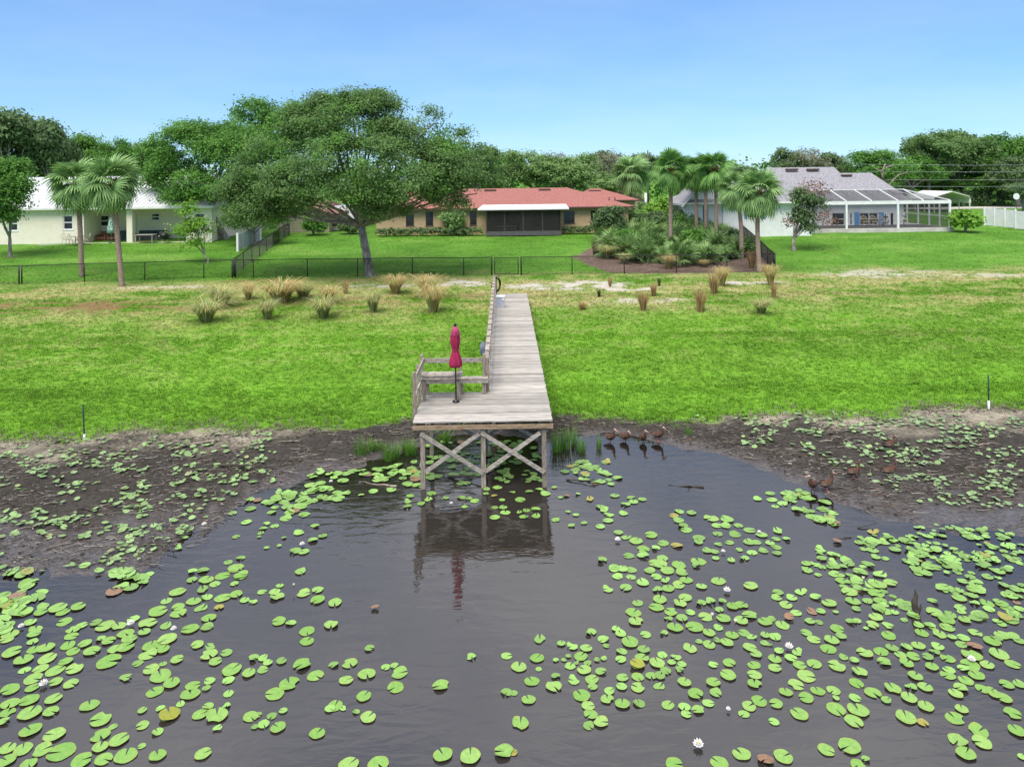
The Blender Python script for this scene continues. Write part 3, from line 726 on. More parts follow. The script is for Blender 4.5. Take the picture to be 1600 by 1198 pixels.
# ------------------------------------------------------------------ white house with grey roof, pool cage
wb = gz(26, 68)-.1
N = House('white_house', 'white stucco house with grey shingle roof and blue shutters', 'house', (30, 68, wb))
ax0, ax1 = at_d(1072,340,68)[0], at_d(1268,340,68)[0]
aze = at_d(1270, 315, 67.4)[1]
aw = [rect(1168.5,1187,326,341,68)]
notch = rect(1109,1130,319,358,68); notch = (notch[0], notch[1], wb+.01, notch[3])
wl = rect(1098,1107,321,345,68)
N.wall(M['white_stucco'], ax0, ax1, wb, aze, 68, aw+[notch, wl], .16)
N.window(*aw[0], 68, M['white']); N.window(*wl, 68, M['blue'])
N.part('side_door', M['white_stucco'], lambda mb: mb.box(notch[0]-.02, notch[1]+.02, 68.17, 68.2, wb, notch[3]+.02))
for a, b in ((1163,1167.5),(1188.5,1196.5)):
    r = rect(a, b, 325.5, 341.5, 67.97)
    N.part('shutter', M['blue'], lambda mb: mb.box(r[0], r[1], 67.94, 67.995, r[2], r[3]))
for x_ in (ax0, ax1-.2): N.part('side_wall', M['white_stucco'], lambda mb: mb.box(x_, x_+.2, 68.17, 76, wb, aze-.01))
q0 = at_d(1150, 276, 72); q1 = at_d(1246, 276, 72)
N.part('roof', [M['grey_roof'], M['white']], lambda mb: hip(mb, ax0-.5, ax1+.5, 67.4, 76.6, aze+.03, q1[1], q0[0], q1[0]-.6, 72))
g0, g1, gm = ax0-.05, at_d(1150,300,67.9)[0], at_d(1112,270,67.9)
N.part('gable', M['white_stucco'], lambda mb: mb.add([(g0,67.96,aze-.02),(g1,67.96,aze-.02),(gm[0],67.96,gm[1])], [(0,1,2)]))
for xs__ in (g0-.5, g1+.4):
    N.part('gable_roof', [M['grey_roof'], M['white']], lambda mb: (mb.add([(xs__,67.3,aze-.25),(gm[0],67.3,gm[1]+.12),(gm[0],72.5,gm[1]+.12),(xs__,72.5,aze-.25)], [(0,1,2,3)]), mb.bar((xs__,67.28,aze-.33),(gm[0],67.28,gm[1]+.04),.04,.16,1)))
t0, t1 = at_d(1215, 263, 83), at_d(1303, 261, 83)
N.part('roof', [M['grey_roof'], M['white']], lambda mb: hip(mb, at_d(1196,300,76)[0], at_d(1356,300,74.6)[0], 74.6, 91.4, at_d(1390,312,74.4)[1]-.02, t1[1], t0[0]-1, t1[0], 83))
for px in (1237, 1270):
    x, z = at_d(px, 264.5, 81.8)
    N.part('ridge_vent', M['fascia'], lambda mb: mb.box(x-.65, x+.65, 81.6, 82.0, z-.16, z+.06))
bx0, bx1 = ax1+.01, at_d(1412, 330, 75)[0]
bze = at_d(1390, 312, 74.4)[1]-.05
bw = [rect(1300,1320,333,352,75), rect(1328,1332,333,352,75), rect(1343.5,1372,333,351,75), rect(1391,1397,333,356,75)]
N.wall(M['white_stucco'], bx0, bx1, wb, bze, 75, bw, .16, 'rear_wall')
N.window(*bw[0], 75, M['white']); N.window(*bw[1], 75, M['white']); N.window(*bw[2], 75, M['white'], 'h'); N.window(*bw[3], 75, M['white'], None)
r = rect(1357, 1358.6, 333, 351, 74.97); N.part('mullion', M['white'], lambda mb: mb.box(r[0], r[1], 74.96, 75.05, r[2], r[3]))
for a, b in ((1335,1343),(1373,1381)):
    r = rect(a, b, 332, 352, 74.97); N.part('shutter', M['blue'], lambda mb: mb.box(r[0], r[1], 74.94, 74.995, r[2], r[3]))
an = at_d(1384, 344, 74.9)
N.part('anchor_ornament', M['fascia'], lambda mb: (mb.box(an[0]-.04,an[0]+.04,74.93,74.97,an[1]-.3,an[1]+.6), mb.box(an[0]-.25,an[0]+.25,74.925,74.965,an[1]+.3,an[1]+.38), mb.tube([(an[0]+.3*math.cos(t),74.95,an[1]+.3*math.sin(t)) for t in np.linspace(math.pi,2*math.pi,9)], .04, 6)))
N.part('side_wall', M['white_stucco'], lambda mb: mb.box(bx1-.2, bx1, 75.32, 86, wb, bze))
s0, s1 = at_d(1310, 271, 81), at_d(1361, 270, 81)
N.part('roof', [M['grey_roof'], M['white']], lambda mb: hip(mb, ax1-4, bx1+.5, 74.4, 88, bze+.02, s1[1], s0[0]-4, s1[0], 81))
x, z = at_d(1322, 273.5, 80.2); N.part('ridge_vent', M['fascia'], lambda mb: mb.box(x-.55, x+.55, 79.9, 80.3, z-.12, z+.05))
# pool cage
cz = at_d(1322, 357.5, 70)[1]
c0, c1 = at_d(1225, 330, 70)[0]+.0, at_d(1485, 330, 70)[0]
c0 = ax1+.05
P = House('pool_enclosure', 'white framed screen enclosure over the patio of the white house', 'enclosure', ((c0+c1)/2, 70, cz))
P.part('deck_slab', M['concrete'], lambda mb: mb.box(at_d(1262,357,69.8)[0], c1+.15, 69.8, 80, cz-.6, cz))
P.part('deck_floor', M['dark_grey'], lambda mb: mb.box(c0+.1, c1-.1, 70.3, 74.9, cz+.001, cz+.012))
cb = at_d(1400, 314, 70)[1]; BT = .14
P.part('front_beam', M['white'], lambda mb: mb.box(c0, c1+.05, 69.93, 70.07, cb-.30, cb))
P.part('side_beam', M['white'], lambda mb: mb.box(c1-.09, c1+.051, 70.08, 79, cb-.2, cb-.001))
def cpost(x, y, s=.07, z1=None): return P.part('post', M['white'], lambda mb: mb.box(x-s, x+s, y-s, y+s, cz+.001, (cb-.302) if z1 is None else z1))
for px in (1322.5, 1403, 1484): cpost(at_d(px, 340, 70)[0], 70, .085)
cy_ = [71.7, 73.5, 75.5, 77.6]
for y_ in cy_: cpost(c1-.02, y_, .07, cb-.202)
P.part('chair_rail', M['white'], lambda mb: mb.box(c1-.05, c1+.01, 70.1, 79, cz+1.0, cz+1.08))
P.part('sill_rail', M['white'], lambda mb: mb.box(c0, c1, 69.97, 70.03, cz+.013, cz+.09)) if False else None
ct = at_d(1380, 296.5, 73.6)[1]
raf = [1322.5, 1362, 1403, 1443]
rx = [at_d(p_, 316, 70)[0] for p_ in (1281, *raf)]
for x in rx:
    P.part('rafter', M['white'], lambda mb: mb.bar((x,70.05,cb+.02),(x,73.6,ct),.09,.10))
    P.part('rafter', M['white'], lambda mb: mb.bar((x,73.6,ct+.001),(x,78.0,ct+.001),.08,.08))
P.part('top_beam', M['white'], lambda mb: mb.bar((c0,73.61,ct+.03),(rx[-1]+.05,73.61,ct+.03),.07,.07))
for t_ in (.0, .5, 1.0):
    ye = 70.05 + 9*t_ ; yt = 73.6 + 4.4*t_
    P.part('rafter', M['white'], lambda mb: mb.bar((c1,ye,cb+.02),(rx[-1],yt,ct+.003),.08,.09))
P.part('top_beam', M['white'], lambda mb: mb.bar((rx[-1],73.66,ct+.002),(rx[-1],78,ct+.002),.07,.08))
edges = [c0]+rx[1:]
for a, b in zip(edges, edges[1:]):
    P.part('roof_screen', M['screen'], lambda mb: mb.add([(a,70.05,cb+.01),(b,70.05,cb+.01),(b,73.6,ct-.01),(a,73.6,ct-.01)], [(0,1,2,3)]))
    P.part('roof_screen', M['screen'], lambda mb: mb.add([(a,73.6,ct-.02),(b,73.6,ct-.02),(b,78,ct-.02),(a,78,ct-.02)], [(0,1,2,3)]))
P.part('roof_screen', M['screen'], lambda mb: mb.add([(rx[-1],73.6,ct-.01),(c1,70.05,cb+.01),(rx[-1],70.05,cb+.01)], [(0,1,2)]))
P.part('roof_screen', M['screen'], lambda mb: mb.add([(c1,70.05,cb+.01),(c1,79,cb+.01),(rx[-1],78,ct-.01),(rx[-1],73.6,ct-.01)], [(0,1,2,3)]))
for y0_, y1_ in zip([70.1]+cy_, cy_+[79]):
    P.part('wall_screen', M['side_screen'], lambda mb: mb.add([(c1-.02,y0_+.07,cz+.02),(c1-.02,y1_-.07,cz+.02),(c1-.02,y1_-.07,cb-.2),(c1-.02,y0_+.07,cb-.2)], [(0,1,2,3)]))
xs_ = [c0]+[at_d(px,340,70)[0] for px in (1322.5,1403,1484)]
thin = screen_mat('fine_insect_screen', (.05,.05,.052), .22)
for a, b in zip(xs_, xs_[1:]):
    P.part('wall_screen', thin, lambda mb: mb.add([(a+.09,70.0,cz+.02),(b-.09,70.0,cz+.02),(b-.09,70.0,cb-.31),(a+.09,70.0,cb-.31)], [(0,1,2,3)]))

# ------------------------------------------------------------------ house glimpsed beyond, carport, white fence, street
xa, za = at_d(985, 300, 112)
F = House('far_house', 'far house with low brown gable roof behind the palm', 'house', (xa, 112, gz(xa,112)))
fx0, fx1 = at_d(948, 305, 112)[0], at_d(1012, 305, 112)[0]; fz = gz(xa,112)
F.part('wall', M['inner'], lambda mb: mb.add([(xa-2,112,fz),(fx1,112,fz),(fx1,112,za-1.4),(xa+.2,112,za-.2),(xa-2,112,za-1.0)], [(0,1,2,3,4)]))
F.part('roof', M['tan_roof'], lambda mb: (mb.add([(fx0,112.5,za+.05),(xa,111.6,za+.05),(xa,120,za+.05),(fx0,120,za+.05)], [(0,1,2,3)]), mb.bar((xa-2.6,111.6,za-1.3),(xa+.1,111.6,za-.05),.5,.12), mb.bar((xa+.1,111.6,za-.05),(fx1+.4,111.6,za-1.4),.5,.12), mb.box(fx0,xa-1,112.2,118,fz,za)))
def arch(x0, x1, y0, y1, z0, zt, label):
    c = House('carport', label, 'carport', ((x0+x1)/2, y0, z0)); xm = (x0+x1)/2; hw = (x1-x0)/2
    prof = [(x0, zt-1.0), (x0+.25, zt-.62), (xm, zt), (x1-.25, zt-.62), (x1, zt-1.0)]
    def f(mb):
        for (a, za_), (b, zb_) in zip(prof, prof[1:]):
            mb.add([(a,y0,za_),(b,y0,zb_),(b,y1,zb_),(a,y1,za_),(a,y0,za_-.08),(b,y0,zb_-.08),(b,y1,zb_-.08),(a,y1,za_-.08)], [(0,1,2,3),(7,6,5,4),(4,5,1,0),(2,6,7,3)])
    c.part('roof', M['white'], f)
    c.part('side_panel', M['white'], lambda mb: mb.box(x0, x0+.05, y0, y1, z0+1.2, zt-1.09))
    c.part('side_panel', M['white'], lambda mb: mb.box(x1-.05, x1, y0, y1, zt-1.6, zt-1.09))
    for y_ in np.linspace(y0+.1, y1-.1, 4):
        for x in (x0+.1, x1-.1): c.part('leg', M['white'], lambda mb: mb.box(x-.04, x+.04, y_-.04, y_+.04, z0, zt-1.09))
    return c
kx0, kx1 = at_d(1459, 320, 96)[0], at_d(1517, 320, 96)[0]; kz_ = gz(kx0, 96)
arch(kx0, kx1, 96, 103, kz_-.05, at_d(1475, 299, 96)[1], 'open white metal carport with a curved roof beyond the enclosure')
# white vinyl fence by the street
vf = empty('vinyl_fence', (*at_d(1538, 330, 74)[:1], 74, gz(at_d(1538,330,74)[0],74))); tag(vf, 'white vinyl privacy fence at the edge of the right lawn', 'fence')
A, B = Vector((at_d(1538,330,75)[0], 75, 0)), Vector((at_d(1660,330,66)[0], 66, 0)); nseg = 7
for i in range(nseg+1):
    p_ = A.lerp(B, i/nseg); z = gz(p_.x, p_.y)
    MB().box(p_.x-.07, p_.x+.07, p_.y-.07, p_.y+.07, z-.1, z+1.9).build('post', M['white'], vf, -vf.location)
    if i < nseg:
        q_ = A.lerp(B, (i+1)/nseg); zz = (z+gz(q_.x,q_.y))/2
        for j in range(6):
            a, b = p_.lerp(q_, .035+j*.155), p_.lerp(q_, .035+(j+1)*.155-.006)
            MB().bar((a.x,a.y,zz+.9),(b.x,b.y,zz+.9),.035,1.72).build('panel', M['white'], vf, -vf.location)
M['asphalt'] = mat('asphalt', (.10,.10,.10), (.14,.14,.135), 3, .9)
rd = MB(); 
for i in range(12):
    x0_, x1_ = 30+i*12, 30+(i+1)*12
    rd.add([(x0_,104,gz(x0_,104)+.03),(x1_,104,gz(x1_,104)+.03),(x1_,110,gz(x1_,110)+.03),(x0_,110,gz(x0_,110)+.03)], [(0,1,2,3)])
tag(rd.build('street', M['concrete']), 'pale street beyond the houses', kind='structure')
# road sign and utility pole with its wires
sx_, sz_ = at_d(1588, 307, 92); sg = empty('road_sign', (sx_, 92, gz(sx_,92))); tag(sg, 'round pale road sign on a thin post above the vinyl fence', 'sign')
hh = sz_-gz(sx_,92)
MB().tube([(0,.03,-.1),(0,.03,hh+.4)], .035, 8).build('post', M['dark_grey'], sg)
MB().tube([(0,-.012,hh),(0,.0,hh)], .40, 20, smooth=False).build('plate', M['white'], sg)
ux, uz = at_d(1012, 235, 100); up_ = empty('utility_pole', (ux, 100, gz(ux,100))); tag(up_, 'slim grey utility pole rising behind the palms, white at its foot', 'pole')
MB().tube([(0,0,0),(0,0,uz-gz(ux,100))], [.13,.08], 10).build('shaft', M['dark_grey'], up_)
MB().tube([(-.35,0,0),(-.35,0,2.9)], .16, 10).build('sleeve', M['white'], up_)
for i, (ya, yb) in enumerate(((257,257),(268,267),(281,279),(291,290))):
    a, b = at_d(1345, ya, 92), at_d(1700, yb, 92)
    o_ = MB().tube([(a[0],92,a[1]),((a[0]+b[0])/2,92,(a[1]+b[1])/2-.12),(b[0],92,b[1])], .014, 5).build('power_line', M['cooler'])
    tag(o_, ['topmost', 'second from the top', 'third from the top', 'lowest'][i]+' thin power line across the trees on the right', 'wire', 'power lines over the right trees')

# ------------------------------------------------------------------ chain-link fences
wire_m = M['black']
def chain_fence(name, label, pts, n_posts, gate=None, h=1.22):
    """pts: end points on the ground; one straight run"""
    a, b = Vector(pts[0]), Vector(pts[1]); base = Vector((a.x, a.y, gz(a.x, a.y)))
    f = empty(name, base); tag(f, label, 'fence'); L_ = (b-a).length
    pos = [a.lerp(b, i/n_posts) for i in range(n_posts+1)] if isinstance(n_posts, int) else [a.lerp(b, t) for t in n_posts]
    gp = [Vector((p_.x, p_.y, gz(p_.x, p_.y))) for p_ in pos]
    for i, p_ in enumerate(gp):
        r_ = .05 if i in (0, len(gp)-1) else .033
        MB().tube([p_-Vector((0,0,.2)), p_+Vector((0,0,h+.03))], r_, 8).build('post', M['black'], f, -base)
    for p_, q_ in zip(gp, gp[1:]):
        MB().tube([p_+Vector((0,0,h)), q_+Vector((0,0,h))], .026, 6).build('top_rail', M['black'], f, -base)
    # the woven wire: real diagonal strands
    st = .075; vs = []; fs = []
    def strand(p_, q_):
        w_ = .0035; k_ = len(vs)
        d = (q_-p_).normalized(); s_ = d.cross(Vector((b.y-a.y, a.x-b.x, 0)).normalized())*w_; o_ = Vector((b.y-a.y, a.x-b.x, 0)).normalized()*w_
        for c in (p_, q_): vs.extend([c+s_, c-s_*.5+o_, c-s_*.5-o_])
        fs.extend([(k_,k_+1,k_+4,k_+3),(k_+1,k_+2,k_+5,k_+4),(k_+2,k_,k_+3,k_+5)])
    N_ = int(L_/st); run = int(h/st)
    def gpt(i, hh_):
        t = min(max(i/N_, 0), 1); x, y = a.x+(b.x-a.x)*t, a.y+(b.y-a.y)*t
        zz = np.interp(t, [k2/(len(gp)-1) if isinstance(n_posts,int) else n_posts[k2] for k2 in range(len(gp))], [g.z for g in gp])
        return Vector((x, y, float(zz)+.03+hh_))
    for i in range(-run, N_+1):
        i0, i1 = max(i, 0), min(i+run, N_)
        if i1 > i0:
            strand(gpt(i0, (i0-i)*st), gpt(i1, (i1-i)*st)); strand(gpt(i0, h-.03-(i0-i)*st), gpt(i1, h-.03-(i1-i)*st))
    me = bpy.data.meshes.new('woven_wire'); me.from_pydata([tuple(v) for v in vs], [], fs); me.materials.append(M['black'])
    o = new('woven_wire', me, f, -base); o['kind'] = 'stuff'
    return f
FL, FC, FG0, FG1, FR = G(30,444), G(363,434), G(771,430), G(812,430), G(1211,424)
FO = G(-130, 449)
chain_fence('chain_link_fence', 'black chain-link fence run before the cream house lawn', (FO, FL), 4)
chain_fence('chain_link_fence', 'black chain-link fence run behind the two left palms', (FL+(FC-FL)*.012, FC), [0,.293,.578,.862,1])
chain_fence('chain_link_fence', 'long black chain-link fence run between the corner and the gate, oak inside', (FC+(FG0-FC)*.012, FG0-(FG0-FC)*.006), [0,.07,.28,.475,.69,.89,1])
chain_fence('chain_link_fence', 'black chain-link fence run in front of the mulch bed', (FG1+(FR-FG1)*.006, FR), [0,.2,.405,.61,.81,1])
sideA = G(363,434); sideB = G(452,368)
chain_fence('chain_link_fence', 'black chain-link fence side run leading back under the oak', (sideA+(sideB-sideA)*.02, sideB), 8)
chain_fence('chain_link_fence', 'black chain-link fence side run leading back past the palms', (FR+(G(1150,362)-FR)*.02, G(1150,362)), 8)
gt = empty('fence_gate', FG0); tag(gt, 'black chain-link gate at the head of the dock', 'gate')
gd = (FG1-FG0); gl_ = gd.length; gt.rotation_euler = (0, 0, math.atan2(gd.y, gd.x))
for x in (.09, gl_-.09): MB().tube([(x,0,.08),(x,0,1.2)], .028, 8).build('stile', M['black'], gt)
for z in (.1, 1.19): MB().tube([(.09,0,z),(gl_-.09,0,z)], .022, 8).build('frame_rail', M['black'], gt)
MB().box(gl_-.13, gl_-.05, -.05, -.03, .62, .72).build('latch', M['black'], gt)
gw = MB()
for i in range(int((gl_-.2)/.075)+14):
    x = .1+(i-14)*.075
    for s_ in (0, 1):
        a0, a1 = max(x, .1), min(x+1.05, gl_-.1)
        if a1 > a0:
            za_, zb_ = (.11+(a0-x), .11+(a1-x)) if s_ == 0 else (1.17-(a0-x), 1.17-(a1-x))
            gw.tube([(a0,0,za_),(a1,0,zb_)], .0035, 3, cap=False)
o = gw.build('woven_wire', M['black'], gt); o['kind'] = 'stuff'
# white panel run beside the side fence
wf = empty('white_panel_fence', G(377,394)); tag(wf, 'short white panel fence beside the chain-link side run', 'fence')
a, b = G(377,393), G(412,376)
a.x -= .3; b.x -= .3
MB().box(a.x-.08, a.x+.08, a.y-.08, a.y+.08, a.z-.1, a.z+1.55).build('post', M['white'], wf, -wf.location)
MB().box(b.x-.08, b.x+.08, b.y-.08, b.y+.08, b.z-.1, b.z+1.55).build('post', M['white'], wf, -wf.location)
for j in range(5):
    p_, q_ = a.lerp(b, .03+j*.19), a.lerp(b, .03+(j+1)*.19-.01)
    MB().bar((p_.x,p_.y,p_.z+.75),(q_.x,q_.y,q_.z+.75),.04,1.4).build('panel', M['cooler'], wf, -wf.location)
# ================================================================== TREES AND PLANTS
M['bark'] = mat('grey_oak_bark', (.16,.14,.12), (.36,.33,.30), 7, .95, .8, stretch=(1,1,.35), spec=.1)
M['palm_bark'] = mat('palm_trunk', (.21,.145,.115), (.38,.29,.24), 9, .95, .8, stretch=(1,1,2.2), spec=.1)
M['boots'] = mat('palm_boots', (.13,.06,.03), (.27,.15,.08), 9, .95, .8, spec=.1)
M['oak_leaf'] = leaf_mat('oak_leaves', (0.090,0.181,0.060), (0.230,0.359,0.120), .42)
M['oak_bright'] = leaf_mat('bright_oak_leaves', (0.065,0.169,0.037), (0.202,0.413,0.080), .42)
M['dark_leaf'] = leaf_mat('dark_oak_leaves', (0.064,0.123,0.053), (0.196,0.290,0.112), .25)
M['lime_leaf'] = leaf_mat('lime_leaves', (0.118,0.274,0.039), (0.310,0.539,0.082), .35)
M['bamboo_leaf'] = leaf_mat('feathery_leaves', (0.109,0.205,0.061), (0.296,0.454,0.158), .3)
M['grey_leaf'] = leaf_mat('sparse_grey_leaves', (0.131,0.142,0.087), (0.288,0.298,0.192), .2)
M['brown_leaf'] = leaf_mat('dry_brown_leaves', (0.152,0.077,0.061), (0.307,0.163,0.115), .2)
M['frond'] = leaf_mat('palm_frond', (0.099,0.207,0.065), (0.346,0.538,0.192), .25, gloss=.3)
M['frond_dk'] = leaf_mat('palm_frond_deep', (0.070,0.186,0.045), (0.243,0.453,0.110), .25, gloss=.3)
M['palmetto'] = leaf_mat('palmetto_frond', (0.057,0.138,0.032), (0.276,0.414,0.138), .25, gloss=.3)
M['deadfrond'] = mat('orange_dead_frond', (.62,.30,.05), (.75,.44,.10), 6, .8)

def rand_dirs(n, g):
    v = g.normal(size=(n, 3)); return v/np.linalg.norm(v, axis=1, keepdims=True)
def leaf_cards(P, Nrm, size, g, tint, aspect=.55):
    """one small pointed leaf shape (4 corners) per point"""
    n = len(P); t = np.cross(Nrm, rand_dirs(n, g)); t /= np.linalg.norm(t, axis=1, keepdims=True)+1e-9
    b = np.cross(Nrm, t); s = size*(.6+.8*g.random((n, 1)))
    V = np.stack([P - t*s, P + b*s*aspect + t*s*.1, P + t*s, P - b*s*aspect + t*s*.1], 1).reshape(-1, 3)
    return V, np.arange(4*n).reshape(-1, 4), np.repeat(tint, 4)
def crown_mesh(name, lobes, ncl, per, leaf, mt, seed, spread=.42, shell=.62, up=.35, void=.55, cut=.36):
    """clumps of leaves spread through ellipsoid lobes (x, y, z, rx, ry, rz)"""
    g = np.random.default_rng(seed); vol = np.array([(l[3]*l[4]*l[5])**.72 for l in lobes]); w_ = vol/vol.sum()
    C_, O_ = [], []
    for l, f in zip(lobes, w_):
        k = max(3, int(ncl*f)); d = rand_dirs(k, g); d[:, 2] = np.where(d[:, 2] < -.45, -d[:, 2], d[:, 2])
        r = (shell + (1.03-shell)*g.random((k, 1))**.7)*(.9+.16*g.random((k, 1)))
        C_.append(np.array(l[:3]) + d*r*np.array(l[3:6])); O_.append(d)
    C_ = np.concatenate(C_); O_ = np.concatenate(O_)
    if void:
        q_ = vnoise(C_[:, 0]*void + C_[:, 2]*void*1.7 + seed*3.1, C_[:, 1]*void - C_[:, 2]*void*1.3, seed) > cut
        C_, O_ = C_[q_], O_[q_]
    k = len(C_)
    ct = g.random(k)
    cs = spread*(.55+.9*g.random(k))
    P = np.repeat(C_, per, 0); o = np.repeat(O_, per, 0); off = np.clip(g.normal(size=P.shape), -1.7, 1.7)*np.array([1,1,.6])
    P = P + off*np.repeat(cs, per)[:, None]
    Nn = o*.55 + np.array([0,0,up+.2]) + rand_dirs(len(P), g)*.7; Nn /= np.linalg.norm(Nn, axis=1, keepdims=True)
    tint = np.clip(np.repeat(ct, per)*.6 + g.random(len(P))*.4, 0, 1)
    V, F, T_ = leaf_cards(P, Nn, leaf, g, tint)
    return np_mesh(name, V, F, mt, {'tint': T_}), C_
def limb(p, q, r0, r1, g, n=6, sag=.12):
    p, q = np.array(p, float), np.array(q, float); L_ = np.linalg.norm(q-p); pts = []
    for i in range(n+1):
        t = i/n; w_ = math.sin(math.pi*t)*L_*sag
        pts.append(tuple(p+(q-p)*t + np.array([g.normal()*.25, g.normal()*.25, .6+g.normal()*.3])*w_*.5))
    return pts, [r0+(r1-r0)*(i/n)**.8 for i in range(n+1)]

def build_tree(name, label, base, lobes, trunk_r, fork_z, mt, ncl, per, leaf, seed, group=None, lean=(0, 0), twigs=26, spread=.42, shell=.62, cat='tree', bark='bark', void=.55, cut=.36):
    """trunk with limbs, and a crown; lobes are relative to the base"""
    root = empty(name, base); tag(root, label, cat, group); g = np.random.default_rng(seed+99)
    me, cl = crown_mesh('crown', lobes, ncl, per, leaf, mt, seed, spread, shell, void=void, cut=cut)
    tm = MB(); ft = (lean[0], lean[1], fork_z)
    tm.tube([(0,0,-.3),(0,0,.05),(lean[0]*.1,lean[1]*.1,.35),(lean[0]*.45,lean[1]*.45,fork_z*.5),ft], [trunk_r*1.6,trunk_r*1.35,trunk_r*1.08,trunk_r*.92,trunk_r*.85], 12)
    for l in lobes:
        pts, rr = limb(ft, (l[0], l[1], l[2]-l[5]*.15), trunk_r*(.55 if len(lobes) < 15 else .36), trunk_r*.12, g)
        tm.tube(pts, rr, 7, cap=False)
        near = cl[np.argsort(((cl-np.array(l[:3]))**2).sum(1))][::max(1, len(cl)//(len(lobes)*max(1, twigs//len(lobes))))][:max(2, twigs//len(lobes))]
        for c in near:
            i = int(g.integers(2, len(pts))); pt, r2 = limb(pts[i], c, rr[i]*.6, .012, g, 4, .15); tm.tube(pt, r2, 5, cap=False)
    tm.build('trunk', M[bark], root)
    new('crown', me, root)
    return root

def lobes_px(base, D, items):
    """lobes given where they are seen: (px, py, half width px, half height px, depth offset m)"""
    out = []
    for px, py, hw, hh, dy in items:
        Dd = D+dy; x, z = at_d(px, py, Dd); s_ = Dd/FPX
        out.append((x-base.x, Dd-base.y, z-base.z, hw*s_, max(hw, hh)*s_*.85, hh*s_))
    return out

# ---- the big oak by the fence
ob = G(578, 431)
oak_l = lobes_px(ob, 50, [(560,190,70,38,0),(480,225,72,48,1),(420,265,52,48,0),(640,225,70,45,0),(690,262,55,42,-1),(555,255,85,48,-3),(470,290,68,42,-2),(640,290,62,34,-3),(405,318,42,30,0),
    (725,290,30,28,0),(520,175,40,24,3),(590,165,36,22,0),(655,185,34,20,1),(700,225,32,22,0),(555,300,60,22,-4),(432,330,36,20,0),(610,320,40,18,-2),(735,255,25,20,1),(385,290,28,24,2),(400,338,38,22,-1),(372,325,22,20,1),(360,300,20,22,0),(470,318,26,16,-3),(590,335,22,10,-3),(650,330,22,10,-2),(715,318,20,12,-1),(660,312,36,16,-2),(745,300,18,18,0),(575,318,36,15,-3.5),(625,305,30,16,-4),(500,160,22,13,1),(548,152,24,12,0),(585,150,16,10,1),(632,166,20,12,0),(676,192,20,12,0),(716,212,18,12,0),(748,240,16,14,0),(455,180,22,14,1),(765,275,14,14,0),(690,300,24,14,-1)])
big_oak = build_tree('oak_tree', 'broad grey green oak with thick trunk at the fence left of the gate', ob, oak_l, .30, 3.4, M['oak_leaf'], 3700, 60, .085, 1, lean=(-.55, 0), twigs=90, spread=.36, shell=.55, void=.42, cut=.44)
me, _ = crown_mesh('young_leaves', oak_l, 620, 44, .085, M['oak_bright'], 17, .34, .85); new('young_leaves', me, big_oak)
# ---- the bright oak behind it, and the small trees below
b2 = G(352, 372); b2 = Vector((at_d(352,360,70)[0], 70, gz(at_d(352,360,70)[0],70)))
build_tree('oak_tree', 'bright green rounded oak in front of the cream house roof', b2, lobes_px(b2, 70, [(305,225,62,34,0),(345,250,52,42,-2),(270,262,45,36,0),(325,292,60,30,-2),(250,285,28,22,1),(370,215,35,26,2),(285,312,35,16,-1),(355,300,40,28,-3),(245,240,25,20,0)]), .3, 3.0, M['oak_bright'], 1300, 50, .125, 2, lean=(-1.2, -1), twigs=30, spread=.48, shell=.55)
b3 = Vector((at_d(440,340,82)[0], 82, gz(at_d(440,340,82)[0],82)))
build_tree('oak_tree', 'tall green oak crown rising behind the big oak on its left', b3, lobes_px(b3, 82, [(400,178,38,24,0),(440,215,60,40,0),(480,185,42,26,1),(400,230,36,36,2),(500,220,45,40,0),(370,240,25,30,2)]), .32, 4, M['oak_bright'], 760, 48, .15, 3, twigs=20, spread=.55, shell=.5)
b4 = G(398, 384)
build_tree('small_tree', 'small drooping tree with fine grey green leaves left of the oak', b4, lobes_px(b4, b4.y, [(398,325,38,24,0),(372,345,28,20,-.5),(425,340,25,20,.5),(395,350,34,14,0)]), .09, 1.1, M['oak_leaf'], 260, 55, .08, 4, twigs=20, spread=.32, shell=.4, void=0)
b5 = G(325, 411)
sp = build_tree('sapling', 'pale leaning sapling with sparse yellow green leaves by the side fence', b5, lobes_px(b5, b5.y, [(297,330,16,14,0),(303,352,24,14,0),(287,362,22,12,.3),(305,380,20,8,-.2),(318,360,12,12,.2),(292,318,8,8,0)]), .07, .6, M['lime_leaf'], 90, 34, .10, 5, lean=(-.25, 0), twigs=24, spread=.28, shell=.2, void=0)
b6 = Vector((at_d(15,340,60)[0], 60, gz(at_d(15,340,60)[0],60)))
build_tree('bushy_tree', 'bright leafy tree at the edge before the cream house', b6, lobes_px(b6, 60, [(18,275,26,26,0),(8,310,32,28,-1),(-20,290,40,40,0),(28,295,18,18,-1),(0,335,25,14,-1)]), .14, 1.6, M['oak_bright'], 420, 50, .12, 6, twigs=18, spread=.42, shell=.5, void=0)
